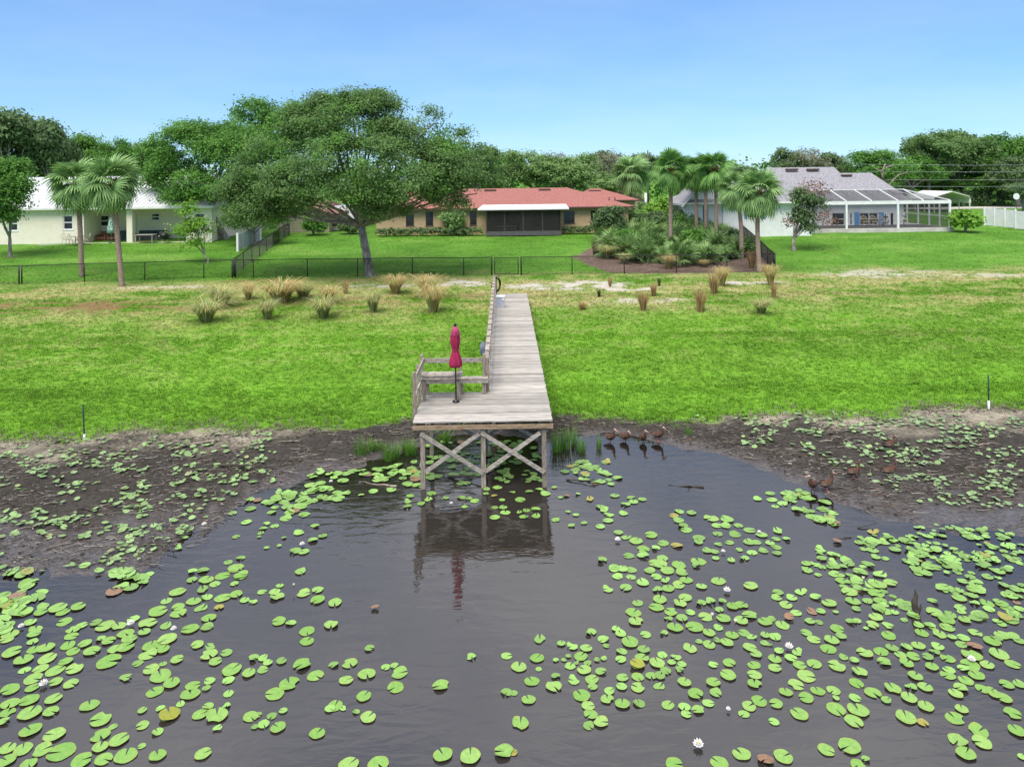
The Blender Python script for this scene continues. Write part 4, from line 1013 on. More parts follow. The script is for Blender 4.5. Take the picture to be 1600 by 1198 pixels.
# ---- crape myrtle and the shrub by the enclosure
b7 = G(1240, 392)
cm = build_tree('crape_myrtle', 'small multi-stemmed tree with sparse green and brown leaves before the enclosure', b7, lobes_px(b7, b7.y, [(1258,310,22,16,0),(1250,340,18,16,0),(1275,318,14,12,.5),(1262,355,12,8,-.3)]), .13, .9, M['dark_leaf'], 120, 42, .10, 7, twigs=40, spread=.3, shell=.3, void=0)
me, _ = crown_mesh('dry_leaves', lobes_px(b7, b7.y, [(1275,300,24,22,0),(1235,350,14,10,0),(1285,340,20,18,0),(1300,350,10,10,0)]), 80, 12, .09, M['brown_leaf'], 71, .3, .3, void=0); new('dry_leaves', me, cm)
for i in range(14):
    a = random.uniform(0, 6.28); pts, rr = limb((0,0,1.0), (1.2+1.0*math.cos(a), .9*math.sin(a), random.uniform(3.4, 5.4)), .05, .008, rng, 5, .05)
    MB().tube(pts, rr, 5, cap=False).build('stem', M['bark'], cm)

# ---- shared crowns for the woods behind
def var_crown(seed, mt, n_l, ncl, per, leaf, flat=.75):
    g = np.random.default_rng(seed); L_ = [(0,0,6.2,2.6,2.6,2.4*flat)]
    for i in range(n_l):
        a = 2*math.pi*i/n_l+g.random(); r = 1.7+1.5*g.random(); L_.append((r*math.cos(a), r*math.sin(a), 4.2+3.2*g.random(), 1.4+g.random(), 1.4+g.random(), (1.1+.8*g.random())*flat))
    me, cl = crown_mesh('crown', L_, ncl, per, leaf, mt, seed, .42, .55)
    tm = MB(); tm.tube([(0,0,-.3),(0,0,1.2),(.1,.05,3.0)], [.34,.26,.2], 9)
    for l in L_:
        pts, rr = limb((.1,.05,2.9), l[:3], .16, .04, g); tm.tube(pts, rr, 5, cap=False)
    return me, tm.mesh('trunk', M['bark'])
VC = {'oak': [var_crown(s, M['oak_leaf'], 9, 520, 40, .165) for s in (101, 102)],
      'bright': [var_crown(s, M['oak_bright'], 9, 520, 40, .165) for s in (103, 104)],
      'dark': [var_crown(s, M['dark_leaf'], 9, 520, 40, .165) for s in (105, 106)],
      'feather': [var_crown(s, M['bamboo_leaf'], 10, 560, 42, .14, .9) for s in (107, 108)],
      'sparse': [var_crown(s, M['grey_leaf'], 8, 120, 22, .16) for s in (109,)]}
def wood_tree(kind, px, top, D, half, label, name='tree', group='trees behind the houses', k=0):
    """a tree of the given kind whose top is seen at (px, top), half as wide as half pixels"""
    x, zt = at_d(px, top, D); z0 = gz(x, D); me, tme = VC[kind][k % len(VC[kind])]
    h = (zt-z0)/8.3; w_ = half*D/FPX/4.4
    r = empty(name, (x, D, z0), random.uniform(0, 6.28)); r.scale = (w_, w_, h); tag(r, label, 'tree', group)
    new('trunk', tme, r); new('crown', me, r); return r
WT = [
 ('dark',10,168,92,75,'dark oak at the far left behind the cream house'),('dark',75,192,95,60,'dark oak second from the left above the metal roof'),
 ('bright',135,205,100,45,'green tree above the left palm crowns'),('bright',185,212,104,34,'thin topped green tree right of the left palm crowns'),('dark',225,222,108,40,'low dark tree between the palms and the bright oak'),
 ('dark',-60,185,96,70,'dark oak cut by the left edge behind the cream house'),
 ('oak',700,222,96,45,'grey green tree right behind the big oak crown'),('oak',745,232,100,40,'grey tree left of the red roof ridge'),
 ('bright',788,236,112,34,'dark pointed tree above the red roof, leftmost'),('feather',770,262,104,45,'pale feathery bamboo like tree behind the left end of the red roof'),
 ('feather',835,238,106,55,'broad feathery tree behind the middle of the red roof'),('feather',890,246,104,55,'feathery tree behind the right end of the red roof'),
 ('feather',940,270,101,45,'low feathery tree beside the far palm'),('sparse',870,235,122,40,'sparse bare topped tree behind the feathery trees'),
 ('sparse',945,232,116,40,'sparse greyish tree standing above the feathery trees'),('dark',930,238,126,50,'dark tree behind the sparse greyish one'),
 ('dark',1000,238,118,40,'dark tree behind the utility pole'),('oak',1060,262,112,45,'oak hidden behind the palm group, left'),
 ('dark',1130,258,118,50,'dark tree behind the middle of the palm group'),('dark',1235,232,120,34,'wispy dark tree above the grey roof, leftmost'),
 ('sparse',1265,228,118,42,'wispy open tree above the grey roof'),('dark',1300,240,122,45,'dark tree above the right part of the grey roof'),
 ('bright',1375,231,104,48,'round bright tree behind the enclosure'),('bright',1425,240,110,45,'bright tree with a bare branch before it'),
 ('oak',1450,215,112,48,'tall tree left of the tallest right trees'),('bright',1500,232,118,50,'bright tree above the carport'),
 ('oak',1490,208,116,55,'tall oak behind the carport'),('bright',1560,205,118,60,'tallest tree on the right, at the sky edge'),
 ('bright',1545,265,114,42,'low leafy tree right of the carport'),('dark',1590,240,108,45,'dark tree at the right edge of the picture'),
 ('bright',1450,268,116,48,'low bright tree behind the carport roof'),('bright',1640,215,120,60,'tree cut by the right edge of the picture'),('dark',1598,285,97,28,'dark shrubby tree behind the road sign')]
for i, (kd, px, top, D, half, lab) in enumerate(WT): wood_tree(kd, px, top, D, half, lab, k=i)
# a mass of woods further back closes the gaps
back = []
for i in range(70):
    x = -150+i*4.4+random.uniform(-2, 2); y = 135+random.uniform(-6, 14); back.append((x, y, gz(x, y)+random.uniform(2.5, 5.2), 5.0, 4, random.uniform(3.2, 4.6)))
me, _ = crown_mesh('woods', back, 2300, 22, .42, M['oak_bright'], 301, 1.0, .5); tag(new('woods', me), 'far belt of woods along the horizon', kind='stuff')
und = []
for i in range(60):
    x = 34+i*1.05+random.uniform(-.6,.6); y = 113+random.uniform(-1.5, 3); und.append((x, y, gz(x, y)+random.uniform(.6, 1.6), 1.6, 1.5, random.uniform(1.0, 2.2)))
me, _ = crown_mesh('undergrowth', und, 1100, 26, .17, M['dark_leaf'], 302, .4, .5, void=0); tag(new('undergrowth', me), 'dark undergrowth below the right trees beyond the street', kind='stuff')
# bare forked limb tree
b8 = Vector((at_d(1383,300,92)[0], 92, gz(at_d(1383,300,92)[0],92)))
bt = empty('bare_tree', b8); tag(bt, 'pale bare branched tree behind the enclosure roof', 'tree')
tb = MB(); s_ = 92/FPX
def bpt(px, py): x, z = at_d(px, py, 92); return (x-b8.x, 0, z-b8.z)
tb.tube([(0,0,0), bpt(1383,300)], [.2,.17], 8)
for path in ([(1383,300),(1380,280),(1376,268),(1365,262)],[(1380,282),(1379,268),(1383,256)],[(1385,296),(1396,281),(1405,273),(1418,270)],[(1376,268),(1385,262),(1398,258)]):
    tb.tube([bpt(*q_) for q_ in path], [.13,.11,.08,.05][:len(path)], 7)
tb.build('limbs', M['drift'], bt)

# ---- shrubs and hedges
def shrub(name, label, px, py, wpx, hpx, mt, ncl, per, leaf, seed, group=None, D=None, cat='shrub'):
    b_ = G(px, py) if D is None else Vector((at_d(px,py,D)[0], D, gz(at_d(px,py,D)[0], D)))
    s_ = b_.y/FPX; w_, h_ = wpx*s_/2, hpx*s_
    root = empty(name, b_); tag(root, label, cat, group); g = np.random.default_rng(seed)
    L_ = [(g.normal()*w_*.25, g.normal()*w_*.2, h_*(.35+.4*g.random()), w_*.6, w_*.6, h_*.35) for i in range(5)]+[(0,0,h_*.5,w_*.85,w_*.8,h_*.48)]
    me, cl = crown_mesh('foliage', L_, ncl, per, leaf, mt, seed, .22*max(1,w_*.6), .55, void=0); new('foliage', me, root)
    st = MB()
    for i in range(6):
        q_ = cl[int(g.integers(len(cl)))]; st.tube([(0,0,-.1),(q_[0]*.4,q_[1]*.4,q_[2]*.5),tuple(q_)], [.05,.035,.01], 5, cap=False)
    st.build('stem', M['bark'], root); return root
shrub('round_shrub', 'dark glossy round shrub by the palmetto bed', 952, 380, 52, 52, M['dark_leaf'], 230, 50, .10, 21)
shrub('shrub', 'dark shrub against the right corner of the tan house', 990, 358, 26, 30, M['dark_leaf'], 90, 40, .11, 22)
shrub('shrub', 'green shrub below the window of the tan house', 708, 356, 38, 36, M['bamboo_leaf'], 110, 40, .10, 23, D=71)
shrub('shrub', 'leafy green shrub with broad leaves at the enclosure corner', 1508, 363, 46, 32, M['lime_leaf'], 120, 30, .17, 24)
shrub('tall_shrub', 'tall lime green hedge shrub between the tan and white houses', 1028, 352, 46, 52, M['lime_leaf'], 190, 44, .11, 25, D=72)
shrub('tall_shrub', 'bright hedge shrub before the white house gable, nearest the wall', 1078, 352, 52, 42, M['oak_bright'], 190, 44, .11, 26, D=69)
shrub('tall_shrub', 'wispy pale shrub beside the corner of the tan house', 1004, 350, 36, 42, M['bamboo_leaf'], 110, 44, .10, 27, D=74)
shrub('shrub', 'dark green shrub behind the palmettos left of the tall palm', 1020, 368, 58, 34, M['dark_leaf'], 170, 44, .10, 28)
shrub('shrub', 'dark green shrub behind the palmettos right of the tall palm', 1068, 366, 50, 40, M['dark_leaf'], 170, 44, .10, 29)
shrub('shrub', 'low dark shrub at the foot of the oak by the trailer', 548, 366, 46, 22, M['dark_leaf'], 100, 40, .10, 30)
shrub('shrub', 'green shrub beside the garage door', 490, 368, 46, 30, M['oak_bright'], 120, 40, .11, 31)
shrub('shrub', 'dark plant in the corner of the cream house patio', 262, 366, 26, 26, M['dark_leaf'], 60, 30, .12, 33)
shrub('shrub', 'low weeds along the wall of the white house', 1215, 362, 90, 10, M['lime_leaf'], 80, 30, .09, 34)
shrub('round_shrub', 'rounded mid green shrub among the palmettos near the dark round shrub', 982, 392, 44, 30, M['oak_bright'], 120, 44, .09, 35)
shrub('round_shrub', 'rounded green shrub among the palmettos left of the reddish palm trunk', 1088, 392, 46, 32, M['oak_bright'], 120, 44, .09, 36)
shrub('round_shrub', 'dull green shrub at the right end of the palmetto bed', 1138, 392, 40, 34, M['dark_leaf'], 110, 44, .09, 37)
def hedge(label, px0, px1, py, hpx, D, seed):
    x0, x1 = at_d(px0,py,D)[0], at_d(px1,py,D)[0]; z = gz((x0+x1)/2, D); h_ = hpx*D/FPX
    r = empty('hedge', ((x0+x1)/2, D, z)); tag(r, label, 'hedge'); n_ = int((x1-x0)/.55)
    L_ = [(x0+(i+.5)*(x1-x0)/n_-(x0+x1)/2, random.uniform(-.1,.1), h_*.48, .42, .42, h_*.5) for i in range(n_)]
    me, _ = crown_mesh('foliage', L_, n_*14, 32, .075, M['dark_leaf'], seed, .12, .7, void=0); new('foliage', me, r)
    st = MB()
    for l in L_: st.tube([(l[0],0,-.05),(l[0]+.05,0,h_*.6)], [.03,.015], 4, cap=False)
    st.build('stems', M['bark'], r)['kind'] = 'stuff'
hedge('long clipped hedge along the left wall of the tan house', 590, 752, 366, 13, 70.8, 41)
hedge('short clipped hedge right of the screened porch', 880, 940, 361, 12, 70.9, 42)

# ---- palms
def fan_mesh(name, mt, n=22, r=1.0, pet=.9, droop=.5, seed=0, arc=215):
    """one fan frond lying along +X: stalk, then pleated segments that bend down at the tips"""
    g = np.random.default_rng(seed); V, F, T_ = [], [], []
    def quad(a, b, c, d, t): 
        k = len(V); V.extend([a, b, c, d]); F.append((k, k+1, k+2, k+3)); T_.extend([t]*4)
    for i in range(3):                                      # stalk
        x0, x1 = pet*i/3, pet*(i+1)/3; f = lambda x: .12*math.sin(x/pet*1.6)
        quad((x0,-.02,f(x0)),(x1,-.02,f(x1)),(x1,.02,f(x1)),(x0,.02,f(x0)), .75)
    z0 = .12*math.sin(1.6)
    for i in range(n):
        a = R(arc)*(i/(n-1)-.5); L_ = r*(.78+.3*math.cos(a*.75))*(.9+.2*g.random()); t = .25+.6*g.random()
        prev = None; hw = L_*math.sin(R(arc)/n)*.34
        for j, s_ in enumerate((0.03, .45, .78, 1.0)):
            rr = L_*s_; dz = z0 - droop*L_*s_**2.4*(1.0+.5*abs(a)/1.6) - .08*abs(math.sin(a))*rr + (.05 if i % 2 else 0)*s_
            x = pet + rr*math.cos(a); y = rr*math.sin(a); wv_ = hw*(.30, .95, .62, .05)[j]
            c = (x - math.sin(a)*wv_, y + math.cos(a)*wv_, dz), (x + math.sin(a)*wv_, y - math.cos(a)*wv_, dz)
            if prev: quad(prev[0], c[0], c[1], prev[1], t)
            prev = c
    return np_mesh(name, np.array(V), np.array(F), mt, {'tint': np.array(T_)})
FAN = {m_: [fan_mesh('frond', M[m_], 22, 1.12, 1.0, d_, i_+5) for i_, d_ in enumerate((.32, .5, .75))] for m_ in ('frond', 'frond_dk')}
def palm(label, base, top, mt='frond', nf=46, cr=1.0, trunk_r=.155, orange=False, boots=1.0, group=None):
    """base and top (crown heart) in the world"""
    base, top = Vector(base), Vector(top); d = top-base; h_ = d.z
    r = empty('palm_tree', base); tag(r, label, 'palm', group); g = np.random.default_rng(int(abs(base.x*91+base.y*7)))
    pts, rr = [], []
    n_ = max(10, int(h_/.16)); bow = g.normal()*.12
    for i in range(n_+1):
        t = i/n_; pts.append((d.x*t + bow*math.sin(math.pi*t), d.y*t, d.z*t-.15*(i == 0))); rr.append(trunk_r*(1.35 if i == 0 else 1.0)*(1+.05*(i % 2))*(1.04-.08*t))
    MB().tube(pts, rr, 10).build('trunk', M['palm_bark'], r)
    bt_ = MB()
    for i in range(40):                                     # old leaf bases under the crown
        a = i*2.4; z = h_ - boots*(.05+.95*(i/40)); t = z/h_; c = Vector((d.x*t, d.y*t, z)); o = Vector((math.cos(a), math.sin(a), 0))
        bt_.bar(c+o*trunk_r*.8, c+o*(trunk_r+.10)+Vector((0,0,.26)), .09, .05)
    bb = bt_.build('leaf_boots', M['boots'], r); bb['kind'] = 'stuff'
    for i in range(nf):
        u = (i+.5)/nf; el = R(82) - u**.85*R(142) + g.normal()*.09; az = i*2.39996+g.normal()*.15
        me = FAN[mt][0 if el > R(35) else (1 if el > R(-15) else 2)]
        s_ = cr*(.82+.25*g.random())*(1 if u > .12 else .8)
        o = new('frond', me, r); o.rotation_mode = 'QUATERNION'
        M3 = Matrix.Rotation(az, 3, 'Z') @ Matrix.Rotation(-el, 3, 'Y') @ Matrix.Rotation(g.normal()*.45, 3, 'X')
        o.rotation_quaternion = M3.to_quaternion(); o.scale = (s_, s_, s_)
        o.location = (d.x + .06*math.cos(az), d.y + .06*math.sin(az), d.z - .25*u)
    if orange:
        om = MB()
        for i in range(26):
            a = i*2.4; L_ = .7+.6*g.random(); o = Vector((math.cos(a), math.sin(a), 0)); c = Vector((d.x, d.y, d.z-.45))
            om.tube([c, c+o*.35*L_+Vector((0,0,.05)), c+o*.6*L_+Vector((0,0,-.5*L_))], [.05,.045,.025], 5)
        om.build('flower_stalks', M['deadfrond'], r)
    return r
def palm_px(label, bpx, tpx, D=None, **k):
    b_ = G(*bpx) if D is None else Vector((at_d(*bpx, D)[0], D, gz(at_d(*bpx, D)[0], D)))
    x, z = at_d(*tpx, b_.y); return palm(label, b_, (x, b_.y, z), **k)
palm_px('cabbage palm left of the leaning one, inside the chain-link fence', (128,432), (120,284), cr=.98, nf=54)
palm_px('slightly leaning cabbage palm outside the fence, second from the left', (191,447), (176,282), cr=.94, nf=54)
palm_px('palm with orange flower stalks under its crown, tallest of the bed', (1048,388), (1050,262), D=60, mt='frond_dk', cr=.9, orange=True, boots=.7)
palm_px('slim palm trunk behind the orange stalked palm', (1088,372), (1086,268), D=66, mt='frond_dk', cr=.84)
palm_px('palm close beside the slim one in the middle of the palm group', (1103,372), (1102,262), D=65, mt='frond_dk', cr=.84)
palm_px('stout palm in the middle of the bed with reddish upper trunk', (1118,388), (1117,262), D=60, mt='frond_dk', cr=.86)
palm_px('palm just inside the fence corner, second from the right of its group', (1159,402), (1152,292), D=56, mt='frond', cr=.82)
palm_px('rightmost palm of the group, standing outside the fence', (1187,425), (1185,298), mt='frond', cr=.86)
palm_px('distant palm beyond the right end of the red roof', (985,318), (985,270), D=92, mt='frond', cr=1.35, nf=40)

# ---- palmettos in the bed
PLM = []
for k in range(3):
    fm = [fan_mesh('f', M['palmetto'], 16, .55, .55, d_, 60+k*3+i, 200) for i, d_ in enumerate((.15,.3,.5))]
    g = np.random.default_rng(400+k); V, F, T_ = [], [], []; off = 0
    for i in range(19):
        me = fm[i % 3]; n_ = len(me.vertices); co = np.empty(n_*3, np.float32); me.vertices.foreach_get('co', co); co = co.reshape(-1, 3)
        az = i*2.4; el = R(78)-R(72)*(i/19)+g.normal()*.1
        M3 = np.array(Matrix.Rotation(az,3,'Z') @ Matrix.Rotation(-el,3,'Y') @ Matrix.Rotation(g.normal()*.5,3,'X'))
        V.append(co @ M3.T*(.8+.5*g.random())); f = np.empty(len(me.polygons)*4, np.int32); me.loops.foreach_get('vertex_index', f); F.append(f.reshape(-1,4)+off)
        t = np.empty(n_, np.float32); me.attributes['tint'].data.foreach_get('value', t); T_.append(np.clip(t+g.normal()*.2,0,1)); off += n_
    PLM.append(np_mesh('fronds', np.concatenate(V), np.concatenate(F), M['palmetto'], {'tint': np.concatenate(T_)}))
BEDP = [G(*p)[:2] for p in [(935,384),(960,404),(1000,411),(1060,415),(1135,410),(1160,400),(1150,378),(1105,358),(1010,362),(960,372)]]
pl = []; tries = 0
bx_ = [q[0] for q in BEDP]; by_ = [q[1] for q in BEDP]
while len(pl) < 95 and tries < 9000:
    tries += 1; x, y = random.uniform(min(bx_), max(bx_)), random.uniform(min(by_), max(by_))
    if inpoly(np.array([x]), np.array([y]), BEDP)[0] and all((x-a)**2+(y-b)**2 > .8**2 for a, b in pl): pl.append((x, y))
for i, (x, y) in enumerate(pl):
    tag(new('palmetto', PLM[i % 3], None, (x, y, gz(x, y)+.02), (0, 0, random.uniform(0, 6.28)), random.uniform(.95, 1.45)), 'low fan leaved palmetto growing in the mulch bed under the palms', 'palmetto', 'palmettos filling the mulch bed')

# ---- bunch grasses and reeds
M['bunch'] = col_mat('bunch_grass_blades', 'blade', .45)
M['reed'] = col_mat('reed_blades', 'blade', .25)
def blades(n, h, spread, lean, cols, seed, w_=.012, base_r=.14, segs=4):
    g = np.random.default_rng(seed); V, F, Cc = [], [], []
    for i in range(n):
        a = g.random()*6.283; r0 = base_r*math.sqrt(g.random()); L_ = h*(.6+.5*g.random()); out = spread*(.15+.95*g.random()**.8); b_ = g.random()*6.283*.15+a
        c = np.array(cols[int(g.integers(len(cols)))])*(.75+.5*g.random()); k = len(V); px_ = -math.sin(b_), math.cos(b_)
        for j in range(segs+1):
            s_ = j/segs; rr = r0+out*L_*s_**1.25; z = L_*(s_-.8*lean*s_**2.4); ww = w_*(1-s_*.85)
            x, y = rr*math.cos(b_)+(r0*math.cos(a)-r0*math.cos(b_)), rr*math.sin(b_)
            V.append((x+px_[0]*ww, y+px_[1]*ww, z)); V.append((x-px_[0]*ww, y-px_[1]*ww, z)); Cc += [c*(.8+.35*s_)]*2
            if j: F.append((k+2*j-2, k+2*j-1, k+2*j+1, k+2*j))
    return np.array(V), np.array(F), np.array(Cc)
TAN, PALE, GRN, BRN = (.70,.53,.24), (.72,.64,.36), (.32,.44,.14), (.42,.26,.13)
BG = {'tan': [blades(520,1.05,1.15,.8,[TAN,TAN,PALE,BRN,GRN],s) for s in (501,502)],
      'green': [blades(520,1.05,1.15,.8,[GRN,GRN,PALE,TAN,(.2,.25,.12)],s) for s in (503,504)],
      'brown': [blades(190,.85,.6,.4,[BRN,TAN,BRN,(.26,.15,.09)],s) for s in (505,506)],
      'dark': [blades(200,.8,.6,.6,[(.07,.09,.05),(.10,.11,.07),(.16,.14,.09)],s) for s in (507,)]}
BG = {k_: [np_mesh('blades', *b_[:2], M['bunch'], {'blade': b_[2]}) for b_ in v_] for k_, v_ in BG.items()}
CL = [ # px, py, width px, height px, sort, label
 (322,503,62,46,'green','wide pale green grass clump nearest the pond on the left'),(345,480,66,42,'green','pale green grass clump behind the wide left one'),
 (388,468,30,36,'tan','narrow tan grass clump fourth from the left'),(440,472,76,46,'tan','widest golden grass clump left of the dock'),
 (418,499,38,42,'green','narrow pale grass clump in the front row'),(505,497,54,44,'green','round pale grass clump in the front row'),
 (515,474,46,36,'tan','golden grass clump behind the round pale one'),(583,488,36,44,'green','slim green grass clump in the middle'),
 (618,459,44,40,'tan','golden grass clump just below the oak trunk'),(677,488,46,58,'tan','tall ragged grass clump nearest the walkway'),
 (668,464,54,46,'tan','feathery golden grass clump behind the ragged one'),(540,459,16,22,'brown','small brown grass tuft below the fence left of the oak'),
 (474,466,44,32,'green','low greyish grass clump behind the widest one'),
 (910,484,20,15,'brown','tiny brown tuft right of the walkway, nearest it'),(936,464,14,18,'dark','tiny dark tuft on the sand right of the walkway'),
 (1005,485,30,34,'brown','brown upright tuft right of the walkway'),(1021,463,18,24,'brown','brown tuft behind the upright one'),
 (953,448,12,18,'brown','small brown tuft on the white sand patch'),(1030,447,12,20,'dark','small dark tuft below the mulch bed'),
 (1095,487,36,40,'brown','tall reddish brown tuft in the middle of the right lawn'),(1116,459,28,36,'brown','brown tuft behind the tall reddish one'),
 (1129,447,30,40,'tan','straw coloured tuft by the fence right of the mulch'),(1204,446,28,44,'tan','straw coloured tuft at the foot of the rightmost palm'),
 (1209,467,18,30,'brown','slim brown tuft below the rightmost palm'),(1190,490,40,32,'green','greenish tuft at the right end of the row'),
 (932,398,36,32,'dark','dark mounded grass in the left end of the mulch bed'),(948,404,36,30,'green','green mounded grass beside the dark one in the mulch'),
 (1045,420,26,30,'tan','tan tuft in the mulch before the tall palm'),(975,412,24,22,'green','small green tuft in the mulch'),(1175,419,26,30,'brown','brown tuft in the mulch near the fence corner'),(1100,417,20,16,'tan','low tan tuft in the mulch')]
for i, (px, py, wp, hp, sort, lab) in enumerate(CL):
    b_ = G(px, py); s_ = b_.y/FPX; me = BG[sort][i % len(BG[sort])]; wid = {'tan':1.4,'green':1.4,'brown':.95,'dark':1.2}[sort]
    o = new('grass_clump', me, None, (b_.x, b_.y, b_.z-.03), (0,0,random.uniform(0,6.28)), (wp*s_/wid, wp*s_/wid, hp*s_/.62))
    tag(o, lab, 'grass clump', 'bunch grasses planted along the slope')
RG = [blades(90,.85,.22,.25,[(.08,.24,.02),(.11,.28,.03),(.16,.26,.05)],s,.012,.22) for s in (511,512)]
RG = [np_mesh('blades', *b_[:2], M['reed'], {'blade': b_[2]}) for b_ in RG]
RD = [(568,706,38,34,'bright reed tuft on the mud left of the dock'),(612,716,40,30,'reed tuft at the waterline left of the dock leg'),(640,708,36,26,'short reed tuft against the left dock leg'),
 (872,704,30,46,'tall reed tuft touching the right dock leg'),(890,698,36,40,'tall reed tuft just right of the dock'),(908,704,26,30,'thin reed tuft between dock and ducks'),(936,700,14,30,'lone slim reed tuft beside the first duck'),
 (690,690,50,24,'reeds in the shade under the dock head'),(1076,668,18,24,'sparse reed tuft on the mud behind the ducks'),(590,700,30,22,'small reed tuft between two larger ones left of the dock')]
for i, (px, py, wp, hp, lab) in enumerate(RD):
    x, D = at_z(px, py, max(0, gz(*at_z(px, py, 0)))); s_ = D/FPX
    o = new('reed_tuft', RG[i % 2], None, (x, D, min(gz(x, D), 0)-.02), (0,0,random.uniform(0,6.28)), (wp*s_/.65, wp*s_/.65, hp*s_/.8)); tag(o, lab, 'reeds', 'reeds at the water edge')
# ================================================================== PATIO FURNITURE OF THE CREAM HOUSE
M['cushion'] = mat('brown_cushion', (.20,.09,.05), (.28,.14,.08), 5, .9)
M['teal'] = mat('dark_teal', (.02,.06,.055), (.035,.085,.08), 4, .7)
M['iron'] = mat('pale_cast_metal', (.30,.27,.23), (.42,.38,.33), 6, .6)
M['tealpat'] = mat('patterned_teal_canvas', (.06,.25,.22), (.55,.60,.50), 9, .9, lo=.47, hi=.53)
def onp(px, D): return Vector((at_d(px, 370, D)[0], D, pz))
def armchair(label, px, D):
    r = empty('armchair', onp(px, D)); tag(r, label, 'chair', 'brown armchairs on the cream house patio')
    MB().box(-.36,.36,-.35,.35,.18,.44).build('seat', M['cushion'], r); MB().box(-.36,.36,.352,.5,.18,.95).build('backrest', M['cushion'], r)
    for s_ in (-1, 1):
        MB().box(s_*.43-.065,s_*.43+.065,-.38,.45,.12,.62).build('arm', M['cushion'], r)
        MB().box(s_*.4-.03,s_*.4+.03,-.3,-.24,0,.118).build('leg', M['fascia'], r); MB().box(s_*.4-.03,s_*.4+.03,.3,.36,0,.118).build('leg', M['fascia'], r)
armchair('brown cushioned armchair under the patio window, nearest the door', 160, 70.0)
armchair('brown cushioned armchair beside the palm trunk on the patio', 178, 70.0)
cb_ = empty('cabinet', onp(193.5, 70.4)); tag(cb_, 'dark teal cabinet on the patio left of the column', 'cabinet')
MB().box(-.55,.4,-.25,.25,.06,.95).build('body', M['teal'], cb_)
for s_ in (-.5, .35): MB().box(s_-.03,s_+.03,-.2,.2,0,.058).build('foot', M['fascia'], cb_)
MB().box(-.09,-.06,-.27,-.252,.3,.8).build('handle', M['iron'], cb_)
sf = empty('sofa', onp(236, 70.2)); tag(sf, 'dark long sofa against the patio back wall', 'sofa')
MB().box(-1.3,1.3,-.4,.3,.12,.45).build('seat', M['dark_grey'], sf); MB().box(-1.3,1.3,.302,.45,.12,.95).build('backrest', M['teal'], sf)
for s_ in (-1, 1): MB().box(s_*1.4-.09,s_*1.4+.09,-.4,.45,.1,.65).build('arm', M['dark_grey'], sf)
for s_ in (-1, 1): MB().box(s_*1.2-.04,s_*1.2+.04,-.3,.3,0,.099).build('leg', M['fascia'], sf)
MB().box(.75,1.1,.1,.295,.46,.85).build('cushion', M['iron'], sf)
tb_ = empty('outdoor_table', onp(228, 67.6)); tag(tb_, 'long metal outdoor table on the patio right of the column', 'table')
MB().box(-.85,.85,-.45,.45,.72,.77).build('top', M['iron'], tb_)
for sx in (-.75, .75):
    for sy in (-.38, .38): MB().box(sx-.03,sx+.03,sy-.03,sy+.03,0,.718).build('leg', M['iron'], tb_)
MB().box(-.72,.72,-.03,.03,.14,.2).build('stretcher', M['cushion'], tb_)
gr_ = empty('kettle_grill', onp(257, 67.5)); tag(gr_, 'black kettle grill at the right end of the patio', 'grill')
MB().lathe([(.01,.3),(.25,.34),(.36,.5),(.4,.66)], 16).build('bowl', M['black'], gr_); MB().lathe([(.4,.67),(.36,.82),(.22,.95),(.01,1.0)], 16).build('lid', M['black'], gr_)
for a in range(3): MB().tube([(.2*math.cos(a*2.1),.2*math.sin(a*2.1),.35),(.38*math.cos(a*2.1),.38*math.sin(a*2.1),0)], .02, 6).build('leg', M['iron'], gr_)
MB().box(-.52,-.402,-.1,.1,.60,.64).build('handle', M['white'], gr_)
pu = empty('patio_umbrella', onp(174, 68.2)); tag(pu, 'furled teal patterned umbrella on the cream house patio', 'umbrella')
MB().tube([(0,0,0),(0,0,2.5)], .025, 8).build('pole', M['iron'], pu)
MB().lathe([(.02,.95),(.36,.9),(.34,1.2),(.24,1.7),(.14,2.2),(.03,2.42)], 30, wob=lambda t, j: 1+.12*math.sin(6*t)).build('canopy', M['tealpat'], pu)
MB().lathe([(.01,.0),(.25,.0),(.25,.06),(.05,.1)], 14).build('base', M['dark_grey'], pu)
dt = empty('garden_table', onp(120, 66.9)); tag(dt, 'round cast metal garden table on the patio behind the left palm', 'table')
MB().lathe([(.01,.70),(.6,.70),(.62,.72),(.6,.74),(.01,.74)], 20).build('top', M['iron'], dt)
for a in range(4): MB().tube([(.15*math.cos(a*1.57),.15*math.sin(a*1.57),.69),(.1*math.cos(a*1.57),.1*math.sin(a*1.57),.35),(.42*math.cos(a*1.57),.42*math.sin(a*1.57),0)], .025, 6).build('leg', M['iron'], dt)
def gchair(label, px, D, rz):
    r = empty('garden_chair', onp(px, D), rz); tag(r, label, 'chair', 'cast metal chairs round the garden table')
    MB().lathe([(.01,.42),(.25,.42),(.26,.44),(.01,.455)], 14).build('seat', M['iron'], r)
    for sx in (-1, 1):
        MB().tube([(sx*.2,.2,.43),(sx*.23,.27,.7),(sx*.12,.33,.98)], .016, 6).build('back_post', M['iron'], r)
        for sy in (-1, 1): MB().tube([(sx*.17,sy*.17,.42),(sx*.23,sy*.24,0)], .015, 6).build('leg', M['iron'], r)
    MB().tube([(-.12,.33,.98),(0,.34,1.02),(.12,.33,.98)], .016, 6).build('top_rail', M['iron'], r)
    for k2 in range(3): MB().tube([((k2-1)*.08,.22,.45),((k2-1)*.06,.33,.99)], .008, 5).build('spindle', M['iron'], r)
gchair('cast metal garden chair left of the round table', 103, 67.0, 1.2); gchair('cast metal garden chair nearest the lawn at the round table', 113, 66.1, 2.8)
gchair('cast metal garden chair right of the left palm trunk', 135, 66.8, -1.3); gchair('cast metal garden chair behind the round table', 124, 67.8, 0.1)
